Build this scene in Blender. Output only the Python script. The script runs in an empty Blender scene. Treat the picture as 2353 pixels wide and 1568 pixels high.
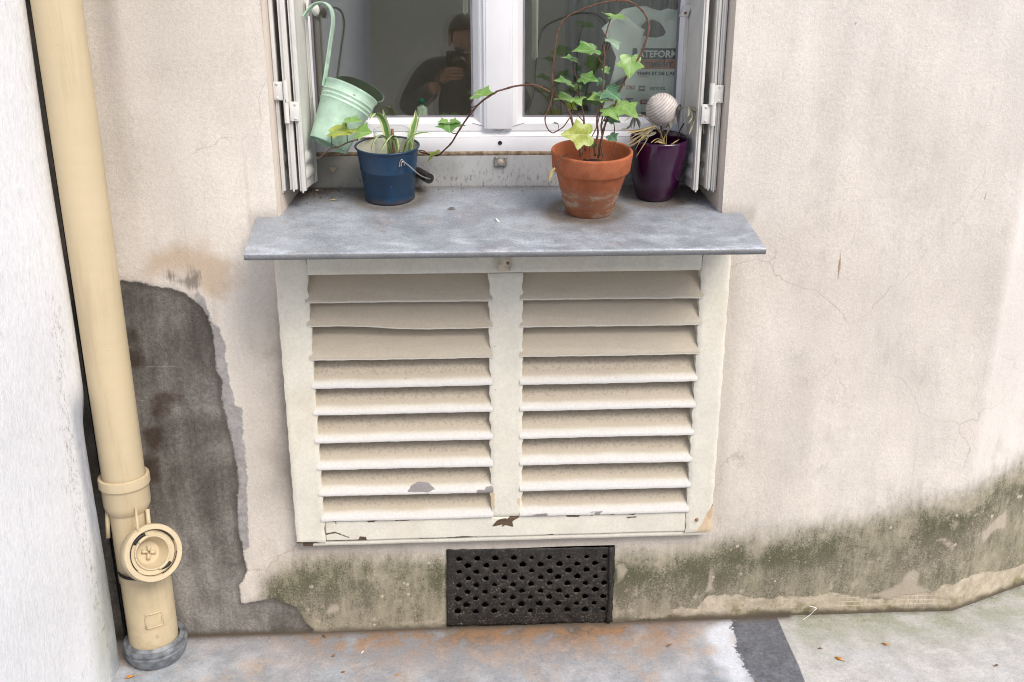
import bpy, bmesh, math, random
import numpy as np
from math import radians, sin, cos, pi, tan, atan, sqrt
from mathutils import Vector, Matrix, Euler, geometry

random.seed(7); rng = np.random.default_rng(7)
scene = bpy.context.scene
COL = scene.collection

# ------------------------------------------------------------------ camera
F_PX = 2064.0; PITCH = radians(17.3); YAW = radians(3.2)
CAM = Vector((0.0, -2.1, 1.465))
cam_d = bpy.data.cameras.new('camera'); cam = bpy.data.objects.new('camera', cam_d); COL.objects.link(cam)
cam.location = CAM; cam.rotation_euler = (radians(90) - PITCH, 0, -YAW)
cam_d.sensor_width = 36; cam_d.lens = F_PX / 2353 * 36
cam_d.clip_start = 0.02; cam_d.clip_end = 300
cam_d.dof.use_dof = True; cam_d.dof.focus_distance = 2.15; cam_d.dof.aperture_fstop = 9.0
scene.camera = cam

# ------------------------------------------------------------------ sky, sun, exposure
w = bpy.data.worlds.new('World'); scene.world = w; w.use_nodes = True
wn = w.node_tree; bg = wn.nodes['Background']
sky = wn.nodes.new('ShaderNodeTexSky'); sky.sky_type = 'NISHITA'; sky.sun_disc = False
SUN_POS = Vector((0.50, -0.62, 0.85))
sky.sun_elevation = math.asin(SUN_POS.normalized().z); sky.sun_rotation = math.atan2(SUN_POS.x, SUN_POS.y)
sky.dust_density = 3.0; sky.air_density = 1.0; sky.ozone_density = 1.0
wn.links.new(sky.outputs[0], bg.inputs[0]); bg.inputs[1].default_value = 0.125
sl = bpy.data.lights.new('sun', 'SUN'); sl.energy = 1.5; sl.angle = radians(30); sl.color = (1.0, 0.94, 0.86)
so = bpy.data.objects.new('sun', sl); COL.objects.link(so)
so.rotation_euler = (-SUN_POS).to_track_quat('-Z', 'Y').to_euler(); so.location = (3, -3, 6)
scene.view_settings.view_transform = 'Standard'; scene.view_settings.look = 'None'
scene.view_settings.exposure = 0.66; scene.view_settings.gamma = 1
scene.render.engine = 'CYCLES'
scene.cycles.use_denoising = True; scene.cycles.filter_width = 1.05
try: scene.cycles.denoiser = 'OPENIMAGEDENOISE'
except Exception: pass
scene.cycles.max_bounces = 10; scene.cycles.diffuse_bounces = 6; scene.cycles.transparent_max_bounces = 24
scene.cycles.caustics_reflective = False; scene.cycles.caustics_refractive = False

# ------------------------------------------------------------------ survey of the place: sight lines from the camera to known planes
_f = Vector((sin(YAW) * cos(PITCH), cos(YAW) * cos(PITCH), -sin(PITCH)))
_r = Vector((cos(YAW), -sin(YAW), 0)); _u = _r.cross(_f)
def ray(u, v): return _f + _r * ((u - 1176.5) / F_PX) - _u * ((v - 784) / F_PX)
def at(u, v, y):
    d = ray(u, v); return CAM + d * ((y - CAM.y) / d.y)
def atz(u, v, z):
    d = ray(u, v); return CAM + d * ((z - CAM.z) / d.z)
SLOPE = 0.2; TILT = atan(SLOPE)
def sill_z(y): return 1.12 + SLOPE * y
def on_sill(u, v):
    d = ray(u, v); t = (1.12 + SLOPE * CAM.y - CAM.z) / (d.z - SLOPE * d.y); return CAM + d * t
def z1(a, b): return 588.2 + a * .32826, b * .32826
def z2(a, b): return 1139.7 + a * .32826, b * .32826
def z6(a, b): return 698.5 + a * .1328, 239 + b * .1328
def z7(a, b): return 1433.8 + a * .10553, 202.2 + b * .10553
def zb(a, b): return 1360.2 + a * .16413, b * .16413
def r2(a, b): return a * .37514, 514.7 + b * .37514
def r3(a, b): return a * .35521, 1011 + b * .35521
def r4(a, b): return 588.2 + a * .26725, 1148.9 + b * .26725
def r5(a, b): return 1176.5 + a * .26725, 1148.9 + b * .26725
def r6(a, b): return 1746.3 + a * .32596, 1056.9 + b * .32596
def r8(a, b): return 625 + a * .4532, 827.2 + b * .4532
def wallpoly(conv, pts, y=0.0):
    out = []
    for p in pts:
        q = at(*conv(*p), y); out.append((q.x, q.z))
    return out

# ------------------------------------------------------------------ helpers
def lin(r, g, b):
    f = lambda c: (c / 255 / 12.92) if c <= 10 else ((c / 255 + .055) / 1.055) ** 2.4
    return (f(r), f(g), f(b), 1)

def world_m(o):
    m = Matrix.LocRotScale(o.location, o.rotation_euler.to_quaternion(), o.scale)
    return (world_m(o.parent) @ m) if o.parent else m

def thing(name, label, cat, loc=(0, 0, 0), rot=(0, 0, 0), group=None):
    o = bpy.data.objects.new(name, None); COL.objects.link(o); o.empty_display_size = .05
    o.location = loc; o.rotation_euler = rot; o['label'] = label; o['category'] = cat
    if group: o['group'] = group
    return o
def tag(o, label, cat, group=None):
    o['label'] = label; o['category'] = cat
    if group: o['group'] = group
    return o

def obj(name, verts, faces, mat, parent=None, local=False, smooth=True, attrs=None, kind=None, flat_angle=None, solid=None):
    me = bpy.data.meshes.new(name)
    if parent is not None and not local:
        mi = world_m(parent).inverted(); verts = [mi @ Vector(v) for v in verts]
    me.from_pydata([tuple(v) for v in verts], [], [tuple(f) for f in faces]); me.update()
    if attrs:
        for k, a in attrs.items():
            at_ = me.attributes.new(k, 'FLOAT', 'POINT'); at_.data.foreach_set('value', np.asarray(a, dtype=np.float32))
    bm = bmesh.new(); bm.from_mesh(me); bmesh.ops.recalc_face_normals(bm, faces=bm.faces); bm.to_mesh(me); bm.free()
    if smooth:
        me.polygons.foreach_set('use_smooth', [True] * len(me.polygons))
        if flat_angle: 
            try: me.set_sharp_from_angle(angle=radians(flat_angle))
            except Exception: pass
    me.materials.append(mat)
    o = bpy.data.objects.new(name, me); COL.objects.link(o)
    if parent is not None: o.parent = parent
    if kind: o['kind'] = kind
    if solid:
        s = o.modifiers.new('thickness', 'SOLIDIFY'); s.thickness = solid; s.offset = 0
    return o

class MB:                                   # mesh collector
    def __init__(s): s.v = []; s.f = []
    def add(s, vf):
        n = len(s.v); s.v += [tuple(p) for p in vf[0]]; s.f += [tuple(i + n for i in f) for f in vf[1]]; return s
    def obj(s, name, mat, parent=None, **k): return obj(name, s.v, s.f, mat, parent, **k)

def box(x0, x1, y0, y1, z0, z1, bevel=0.0, seg=2, shear=None):
    bm = bmesh.new(); bmesh.ops.create_cube(bm, size=1)
    for v in bm.verts:
        v.co = Vector(((x0 + x1) / 2 + v.co.x * (x1 - x0), (y0 + y1) / 2 + v.co.y * (y1 - y0), (z0 + z1) / 2 + v.co.z * (z1 - z0)))
    if bevel: bmesh.ops.bevel(bm, geom=bm.edges[:], offset=bevel, segments=seg, affect='EDGES', profile=.5)
    if shear:
        for v in bm.verts: v.co = shear(v.co)
    bm.verts.index_update(); out = ([v.co.copy() for v in bm.verts], [[v.index for v in f.verts] for f in bm.faces]); bm.free(); return out

def lathe(prof, segs=64, wob=0.0):
    V = []; Fc = []
    n = len(prof)
    for i in range(segs):
        a = 2 * pi * i / segs; k = 1 + wob * sin(3 * a + 1)
        for r, z in prof: V.append((r * k * sin(a), -r * k * cos(a), z))
    for i in range(segs):
        j = (i + 1) % segs
        for q in range(n - 1):
            Fc.append((i * n + q, j * n + q, j * n + q + 1, i * n + q + 1))
    if prof[0][0] < 1e-4 or prof[-1][0] < 1e-4: pass
    return V, Fc

def catmull(pts, n=6):
    P = [Vector(p) for p in pts]; out = []
    for i in range(len(P) - 1):
        p0 = P[i - 1] if i else P[0] * 2 - P[1]; p1 = P[i]; p2 = P[i + 1]; p3 = P[i + 2] if i + 2 < len(P) else P[-1] * 2 - P[-2]
        for k in range(n):
            t = k / n
            out.append(.5 * ((2 * p1) + (p2 - p0) * t + (2 * p0 - 5 * p1 + 4 * p2 - p3) * t * t + (3 * p1 - p0 - 3 * p2 + p3) * t ** 3))
    out.append(P[-1]); return out

def frames(P):
    T = [(P[min(i + 1, len(P) - 1)] - P[max(i - 1, 0)]).normalized() for i in range(len(P))]
    nrm = T[0].orthogonal().normalized(); N = []
    for t in T:
        nrm = (nrm - t * nrm.dot(t)); nrm = nrm.normalized() if nrm.length > 1e-6 else t.orthogonal().normalized(); N.append(nrm.copy())
    return T, N

def tube(pts, r, segs=8, smooth=6, knots=0.0, closed_ends=True):
    P = catmull(pts, smooth) if smooth else [Vector(p) for p in pts]
    T, N = frames(P); V = []; Fc = []; m = len(P)
    for i, p in enumerate(P):
        t = i / (m - 1); rr = r if isinstance(r, (int, float)) else r[0] + (r[1] - r[0]) * t
        if knots and (i % 9 == 4): rr *= 1 + knots
        b = T[i].cross(N[i])
        for k in range(segs):
            a = 2 * pi * k / segs; V.append(p + (N[i] * cos(a) + b * sin(a)) * rr)
    for i in range(m - 1):
        for k in range(segs):
            l = (k + 1) % segs; Fc.append((i * segs + k, i * segs + l, (i + 1) * segs + l, (i + 1) * segs + k))
    if closed_ends: Fc.append(tuple(range(segs))[::-1]); Fc.append(tuple((m - 1) * segs + k for k in range(segs)))
    return V, Fc

def ribbon(pts, wid, side=None, smooth=6, fold=.25, prof=None, taper0=.6):
    """leaf blade along pts; side = direction of its width"""
    P = catmull(pts, smooth); m = len(P); V = []; Fc = []; A = []
    T = [(P[min(i + 1, m - 1)] - P[max(i - 1, 0)]).normalized() for i in range(m)]
    for i, p in enumerate(P):
        t = i / (m - 1)
        wv = wid * (prof(t) if prof else (taper0 + (1 - taper0) * min(1, t * 3)) * (1 - max(0, (t - .45) / .55) ** 1.6) + .015)
        s = Vector(side) if side else Vector((1, 0, 0)); s = (s - T[i] * s.dot(T[i])).normalized(); n = s.cross(T[i])
        for q in (-1, -.5, 0, .5, 1):
            V.append(p + s * (wv * .5 * q) + n * (wv * fold * (abs(q) - .5))); A.append(q)
    for i in range(m - 1):
        for k in range(4): Fc.append((i * 5 + k, i * 5 + k + 1, (i + 1) * 5 + k + 1, (i + 1) * 5 + k))
    return V, Fc, A

def sdf_poly(px, pz, poly):
    px = np.asarray(px); pz = np.asarray(pz); d = np.full(px.shape, 1e9); inside = np.zeros(px.shape, bool)
    n = len(poly)
    for i in range(n):
        ax, az = poly[i]; bx, bz = poly[(i + 1) % n]
        ex, ez = bx - ax, bz - az; wx, wz = px - ax, pz - az
        t = np.clip((wx * ex + wz * ez) / (ex * ex + ez * ez + 1e-12), 0, 1)
        d = np.minimum(d, (wx - ex * t) ** 2 + (wz - ez * t) ** 2)
        c = ((az > pz) != (bz > pz)) & (px < (bx - ax) * (pz - az) / (bz - az + 1e-12) + ax); inside ^= c
    d = np.sqrt(d); return np.where(inside, -d, d)
def sdf_union(px, pz, polys):
    d = np.full(np.asarray(px).shape, 1e3)
    for p in polys: d = np.minimum(d, sdf_poly(px, pz, p))
    return d
def sdf_line(px, pz, pts):
    px = np.asarray(px); pz = np.asarray(pz); d = np.full(px.shape, 1e9)
    for (ax, az), (bx, bz) in zip(pts[:-1], pts[1:]):
        ex, ez = bx - ax, bz - az; wx, wz = px - ax, pz - az
        t = np.clip((wx * ex + wz * ez) / (ex * ex + ez * ez + 1e-12), 0, 1)
        d = np.minimum(d, (wx - ex * t) ** 2 + (wz - ez * t) ** 2)
    return np.sqrt(d)
def sstep(x, a, b):
    t = np.clip((x - a) / (b - a), 0, 1); return t * t * (3 - 2 * t)

def cdt(outline, holes=(), extra=(), drop=None):
    """flat polygon with holes -> 2-D verts, triangles"""
    vs = []; es = []
    def loop(L):
        n = len(vs)
        for p in L: vs.append(Vector((p[0], p[1])))
        for i in range(len(L)): es.append((n + i, n + (i + 1) % len(L)))
    loop(outline)
    for h in holes: loop(h)
    for p in extra: vs.append(Vector(p))
    r = geometry.delaunay_2d_cdt(vs, es, [], 0, 1e-6)
    V = [(v.x, v.y) for v in r[0]]; Fc = [tuple(f) for f in r[2]]
    cx = np.array([sum(V[i][0] for i in f) / 3 for f in Fc]); cy = np.array([sum(V[i][1] for i in f) / 3 for f in Fc])
    keep = sdf_poly(cx, cy, outline) < 0
    for h in holes: keep &= sdf_poly(cx, cy, h) > 0
    return V, [f for f, k in zip(Fc, keep) if k]

# ------------------------------------------------------------------ node materials
class NT:
    def __init__(s, name, rough=.8, metal=0.0, spec=.3):
        s.m = bpy.data.materials.new(name); s.m.use_nodes = True; s.t = s.m.node_tree
        s.b = s.t.nodes['Principled BSDF']; s.out = s.t.nodes['Material Output']
        s.b.inputs['Roughness'].default_value = rough; s.b.inputs['Metallic'].default_value = metal
        s.b.inputs['Specular IOR Level'].default_value = spec
        s._pos = s.t.nodes.new('ShaderNodeTexCoord').outputs['Object']
    def L(s, a, b): s.t.links.new(a, b)
    def put(s, sock, val):
        if hasattr(val, 'is_output') or isinstance(val, bpy.types.NodeSocket): s.L(val, sock)
        else:
            try: sock.default_value = val
            except Exception: sock.default_value = tuple(val)[:3]
    def scaled(s, sc):
        n = s.t.nodes.new('ShaderNodeVectorMath'); n.operation = 'MULTIPLY'; s.L(s._pos, n.inputs[0]); n.inputs[1].default_value = sc; return n.outputs[0]
    def noise(s, scale, detail=4, rough=.55, vec=None, dist=0.0, off=None):
        n = s.t.nodes.new('ShaderNodeTexNoise'); n.inputs['Scale'].default_value = scale; n.inputs['Detail'].default_value = detail
        n.inputs['Roughness'].default_value = rough; n.inputs['Distortion'].default_value = dist
        v = vec if vec is not None else s._pos
        if off:
            a = s.t.nodes.new('ShaderNodeVectorMath'); a.operation = 'ADD'; s.L(v, a.inputs[0]); a.inputs[1].default_value = off; v = a.outputs[0]
        s.L(v, n.inputs['Vector']); return n.outputs['Fac']
    def voro(s, scale, feat='F1', vec=None, rnd=1.0):
        n = s.t.nodes.new('ShaderNodeTexVoronoi'); n.feature = feat; n.inputs['Scale'].default_value = scale
        if 'Randomness' in n.inputs: n.inputs['Randomness'].default_value = rnd
        s.L(vec if vec is not None else s._pos, n.inputs['Vector']); return n.outputs['Distance']
    def attr(s, name):
        n = s.t.nodes.new('ShaderNodeAttribute'); n.attribute_name = name; return n.outputs['Fac']
    def math(s, op, a, b=0.0, c=None, clamp=False):
        n = s.t.nodes.new('ShaderNodeMath'); n.operation = op; n.use_clamp = clamp; s.put(n.inputs[0], a); s.put(n.inputs[1], b)
        if c is not None: s.put(n.inputs[2], c)
        return n.outputs[0]
    def mr(s, v, a, b, c=0.0, d=1.0, smooth=True):
        n = s.t.nodes.new('ShaderNodeMapRange'); n.interpolation_type = 'SMOOTHSTEP' if smooth else 'LINEAR'; n.clamp = True
        s.put(n.inputs[0], v); n.inputs[1].default_value = a; n.inputs[2].default_value = b; n.inputs[3].default_value = c; n.inputs[4].default_value = d
        return n.outputs[0]
    def mix(s, f, a, b, mode='MIX'):
        n = s.t.nodes.new('ShaderNodeMix'); n.data_type = 'RGBA'; n.blend_type = mode
        s.put(n.inputs[0], f); s.put(n.inputs[6], a); s.put(n.inputs[7], b); return n.outputs[2]
    def mul(s, c, f):                       # colour * scalar
        n = s.t.nodes.new('ShaderNodeVectorMath'); n.operation = 'SCALE'; s.put(n.inputs[0], c); s.put(n.inputs['Scale'], f); return n.outputs[0]
    def xyz(s):
        n = s.t.nodes.new('ShaderNodeSeparateXYZ'); s.L(s._pos, n.inputs[0]); return n.outputs
    def color(s, c): s.put(s.b.inputs['Base Color'], c); return s
    def rough(s, c): s.put(s.b.inputs['Roughness'], c); return s
    def bump(s, h, strength=.3, dist=.002):
        n = s.t.nodes.new('ShaderNodeBump'); n.inputs['Strength'].default_value = strength; n.inputs['Distance'].default_value = dist
        s.put(n.inputs['Height'], h); s.L(n.outputs[0], s.b.inputs['Normal']); return s

def simple(name, c, rough=.6, metal=0.0, spec=.4, var=.12, scale=30, bump=.0, grain=200):
    t = NT(name, rough, metal, spec)
    n = t.noise(scale, 5); k = t.mr(n, .25, .75, 1 - var, 1 + var)
    t.color(t.mul(c, k))
    if bump: t.bump(t.noise(grain, 3), bump, .001)
    return t.m

# ---- plaster of the facade
def mat_plaster():
    t = NT('stained_plaster', .93, 0, .15)
    big = t.noise(1.7, 6, .6); mid = t.noise(9, 6, .65); fine = t.noise(330, 3, .6); grain = t.noise(120, 4, .7); streak = t.noise(1, 6, .6, vec=t.scaled((9, 9, 1.6)))
    col = t.mix(t.mr(big, .3, .7), (.615, .566, .512, 1), (.715, .672, .617, 1))
    col = t.mul(col, t.mr(streak, .3, .7, .93, 1.045)); col = t.mul(col, t.mr(mid, .3, .7, .955, 1.035))
    col = t.mul(col, t.mr(grain, .3, .7, .935, 1.05)); col = t.mul(col, t.mr(fine, .3, .7, .94, 1.05))
    cw = t.t.nodes.new('ShaderNodeVectorMath'); cw.operation = 'MULTIPLY_ADD'; nz = t.t.nodes.new('ShaderNodeTexNoise'); nz.inputs['Scale'].default_value = 7; nz.inputs['Detail'].default_value = 5; t.L(t._pos, nz.inputs['Vector']); t.L(nz.outputs['Color'], cw.inputs[0]); cw.inputs[1].default_value = (.16, .16, .16); t.L(t._pos, cw.inputs[2])
    cr = t.voro(2.3, 'DISTANCE_TO_EDGE', vec=cw.outputs[0]); crk = t.math('MULTIPLY', t.mr(cr, .0, .006, 1, 0), t.mr(t.noise(2.6, 3, off=(1, 8, 3)), .52, .62)); col = t.mix(t.math('MULTIPLY', crk, .4), col, (.30, .25, .20, 1))
    drip = t.math('MULTIPLY', t.mr(t.noise(1, 3, .6, vec=t.scaled((38, 38, .9)), off=(2, 2, 2)), .60, .72), t.mr(t.noise(1.6, 3, off=(4, 1, 1)), .46, .62)); col = t.mix(t.math('MULTIPLY', drip, .3), col, (.36, .30, .245, 1))
    # tiny dark flecks
    fl = t.voro(26); flk = t.math('MULTIPLY', t.mr(fl, .0, .045, 1, 0), t.mr(t.noise(5, 2), .5, .62))
    col = t.mix(t.math('MULTIPLY', flk, .75), col, (.16, .12, .09, 1))
    # soot and general grime, with shade painted in the downpipe corner
    so_ = t.math('MULTIPLY', t.attr('soot_shade'), t.mr(t.math('ADD', t.math('MULTIPLY', mid, .6), t.math('MULTIPLY', streak, .5)), .35, .72, .35, 1.0))
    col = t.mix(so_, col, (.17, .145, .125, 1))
    # warm tan stain
    ha = t.math('ADD', t.attr('halo'), t.math('MULTIPLY', t.math('SUBTRACT', mid, .5), .12))
    col = t.mix(t.mr(ha, -.025, .025, .68, 0), col, (.42, .315, .215, 1))
    # stronger light on the right-hand wall and past the bend, painted paler
    col = t.mix(t.attr('pale'), col, (.70, .68, .67, 1))
    # damp moss
    mo = t.attr('moss'); mn = t.noise(20, 8, .72, vec=t.scaled((1, 1, .6))); mf = t.noise(200, 4, .8); mb = t.noise(5, 6, .65); ms = t.noise(1, 5, .7, vec=t.scaled((70, 70, 14)))
    ctr = lambda n, k: t.math('MULTIPLY', t.math('SUBTRACT', n, .5), k)
    co = t.math('MULTIPLY', t.attr('core'), t.mr(mb, .36, .6))
    base_q = t.math('ADD', t.math('ADD', mo, t.math('MULTIPLY', co, .45)), t.math('ADD', ctr(mn, 1.5), t.math('ADD', ctr(mb, 1.3), ctr(ms, .8))))
    under = t.mix(t.mr(mo, .2, .8), col, (.42, .365, .265, 1)); under = t.mul(under, t.mr(mf, .3, .7, .82, 1.14))
    tint = t.mix(t.mr(t.math('ADD', mb, t.math('MULTIPLY', co, -.2)), .3, .55), (.165, .168, .104, 1), (.208, .193, .146, 1))
    col = t.mix(t.math('MULTIPLY', t.mr(mo, .1, .8), .8), col, under)
    col = t.mix(t.math('MULTIPLY', t.mr(base_q, .0, 1.2), .74), col, tint)
    spk = t.math('ADD', base_q, ctr(mf, 2.6))
    dark = t.mix(t.mr(t.math('ADD', mn, t.math('MULTIPLY', co, -.25)), .3, .55), (.072, .076, .042, 1), (.115, .105, .075, 1))
    col = t.mix(t.math('MULTIPLY', t.mr(spk, .74, 1.4), .82), col, dark)
    sc_ = t.math('ADD', t.attr('scuff'), t.math('ADD', ctr(mn, .014), ctr(mf, .012))); col = t.mix(t.mr(sc_, -.006, .004, .66, 0), col, t.mul((.50, .44, .36, 1), t.mr(mf, .3, .7, .8, 1.15)))
    # chips showing clean render in the damp zone
    vv = t.math('ADD', t.voro(24), t.math('MULTIPLY', t.noise(60, 3), .35)); ch = t.math('MULTIPLY', t.mr(vv, .27, .30, 1, 0), t.math('MULTIPLY', t.mr(t.noise(7, 2, off=(3, 1, 2)), .46, .54), t.attr('chips')))
    col = t.mix(t.math('MULTIPLY', ch, .85), col, (.55, .47, .38, 1))
    v2 = t.voro(75); ch2 = t.math('MULTIPLY', t.mr(v2, .14, .2, 1, 0), t.math('MULTIPLY', t.mr(t.noise(17, 2, off=(5, 1, 2)), .47, .56), t.attr('chips')))
    col = t.mix(t.math('MULTIPLY', ch2, .6), col, (.50, .43, .33, 1))
    X0 = t.xyz()
    # raw cement edge and the dark damp repair
    wob = t.math('ADD', t.math('MULTIPLY', t.math('SUBTRACT', t.noise(30, 5, .6), .5), .022), t.math('MULTIPLY', t.math('SUBTRACT', t.noise(220, 3), .5), .007))
    ce = t.math('ADD', t.attr('cement'), wob)
    ccol = t.mul((.31, .30, .30, 1), t.mr(t.noise(40, 6, .7), .3, .7, .72, 1.2))
    col = t.mix(t.mr(ce, -.002, .003, .94, 0), col, ccol)
    br = t.math('ADD', t.attr('brush'), t.math('MULTIPLY', t.math('SUBTRACT', t.noise(1, 4, .7, vec=t.scaled((130, 130, 9))), .5), .05))
    col = t.mix(t.mr(br, -.012, .006, .8, 0), col, (.155, .13, .11, 1))
    da = t.math('ADD', t.attr('damp'), wob)
    dn = t.noise(3.6, 7, .6, dist=.4); dcol = t.mix(t.mr(dn, .36, .66), (.112, .103, .092, 1), (.275, .263, .245, 1))
    dcol = t.mul(dcol, t.mr(t.noise(1, 5, .65, vec=t.scaled((30, 30, 3.5))), .3, .7, .78, 1.2)); dcol = t.mul(dcol, t.mr(grain, .3, .7, .8, 1.2)); dcol = t.mul(dcol, t.mr(fine, .3, .7, .85, 1.15))
    dcol = t.mul(dcol, t.mr(t.math('ADD', X0[2], t.math('MULTIPLY', t.math('SUBTRACT', dn, .5), .5)), .25, .8, 1.06, .8)); bl = t.math('ADD', t.attr('blot'), t.math('MULTIPLY', t.math('SUBTRACT', mid, .5), .1))
    dcol = t.mix(t.mr(bl, -.01, .02, .75, 0), dcol, (.045, .028, .018, 1))
    dcol = t.mix(t.mr(da, -.018, -.002, 0, .45), dcol, (.06, .048, .04, 1))  # brown fringe that also paints shade along the recessed edge
    dcol = t.mix(t.mr(t.math('ADD', t.attr('scratch'), t.math('MULTIPLY', t.noise(60, 3), .006)), .002, .006, .55, 0), dcol, (.36, .34, .33, 1))
    col = t.mix(t.mr(da, -.003, .002, 1, 0), col, dcol)
    # strip of bare render with its mesh at the foot
    ex = t.math('ADD', t.attr('bare'), t.math('ADD', t.math('MULTIPLY', t.math('SUBTRACT', t.noise(45, 5, .65), .5), .028), t.math('MULTIPLY', t.math('SUBTRACT', t.noise(200, 3), .5), .006)))
    X = t.xyz()
    gx = t.mr(t.math('PINGPONG', X[0], .0065), .0, .0012, 1, 0); gz = t.mr(t.math('PINGPONG', X[2], .0065), .0, .0014, 1, 0)
    ecol = t.mul((.48, .42, .33, 1), t.mr(t.noise(30, 6, .7), .3, .7, .75, 1.2)); ecol = t.mix(t.math('MULTIPLY', t.mr(t.noise(14, 6, .7, off=(2, 2, 9)), .5, .62), t.mr(X[2], .02, .06, .8, .1)), ecol, (.20, .185, .085, 1))
    gm = t.math('MULTIPLY', t.mr(t.noise(9, 2, off=(1, 7, 0)), .44, .56), t.attr('meshy'))
    ecol = t.mix(t.math('MULTIPLY', t.math('MULTIPLY', gx, gm), .8), ecol, (.33, .25, .17, 1)); ecol = t.mix(t.math('MULTIPLY', t.math('MULTIPLY', gz, gm), .7), ecol, (.72, .66, .56, 1))
    ft = t.math('ADD', X[2], t.math('MULTIPLY', t.math('SUBTRACT', t.noise(25, 5), .5), .03))
    ecol = t.mix(t.mr(ft, .004, .028, .85, 0), ecol, (.12, .10, .065, 1))
    col = t.mix(t.mr(ex, -.002, .002, 1, 0), col, ecol)
    # dirt in the angle with the ground, rust run, pencil marks
    col = t.mix(t.mr(ft, .0, .018, .7, 0), col, (.10, .085, .065, 1))
    rn = t.math('ADD', t.attr('rust'), t.math('MULTIPLY', t.noise(150, 3), .004)); col = t.mix(t.mr(rn, .0035, .0068, .8, 0), col, (.27, .17, .085, 1))
    pm = t.math('ADD', t.attr('marks'), t.math('MULTIPLY', t.noise(120, 3), .004)); col = t.mix(t.mr(pm, .003, .0055, .7, 0), col, (.22, .18, .16, 1))
    t.color(col)
    h = t.math('ADD', t.math('MULTIPLY', grain, 1.0), t.math('ADD', t.math('MULTIPLY', fine, .6), t.math('MULTIPLY', mid, 1.4)))
    h = t.math('SUBTRACT', h, t.math('MULTIPLY', t.mr(ex, -.003, .003, 1, 0), 1.2)); h = t.math('SUBTRACT', h, t.math('MULTIPLY', t.mr(da, -.003, .003, 1, 0), .9))
    h = t.math('SUBTRACT', h, t.math('MULTIPLY', ch, .5))
    t.bump(h, .33, .0035); return t.m

def mat_white_wall():
    t = NT('whitewashed_render', .9, 0, .2)
    a = t.noise(1, 6, .65, vec=t.scaled((75, 75, 34))); b = t.noise(2.2, 5); c = t.noise(1, 4, .7, vec=t.scaled((190, 190, 95)))
    col = t.mul((.84, .86, .90, 1), t.mr(b, .3, .7, .93, 1.03)); col = t.mul(col, t.mr(c, .3, .7, .93, 1.04)); col = t.mul(col, t.mr(a, .35, .7, 1.02, .95))
    k = t.math('MULTIPLY', t.mr(a, .58, .74), t.mr(c, .42, .6)); k2 = t.math('MULTIPLY', k, t.mr(t.noise(3, 4, off=(2, 0, 5)), .36, .6, .15, 1))
    col = t.mix(t.math('MULTIPLY', k2, .6), col, (.22, .20, .19, 1))
    sp = t.math('MULTIPLY', t.mr(t.attr('speck'), 0, 1), t.mr(t.math('ADD', c, t.math('MULTIPLY', a, .5)), .74, .95)); col = t.mix(t.math('MULTIPLY', sp, .62), col, (.16, .13, .11, 1))
    col = t.mix(t.math('MULTIPLY', t.attr('edge'), t.mr(a, .3, .6, .75, 1)), col, (.40, .425, .48, 1))  # shading of the chamfered corner painted as a blue-grey strip
    col = t.mix(t.math('MULTIPLY', t.attr('green'), t.mr(b, .35, .6)), col, (.33, .36, .29, 1))
    t.color(col); t.bump(t.math('ADD', a, t.math('MULTIPLY', c, .9)), .5, .004); return t.m

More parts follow.
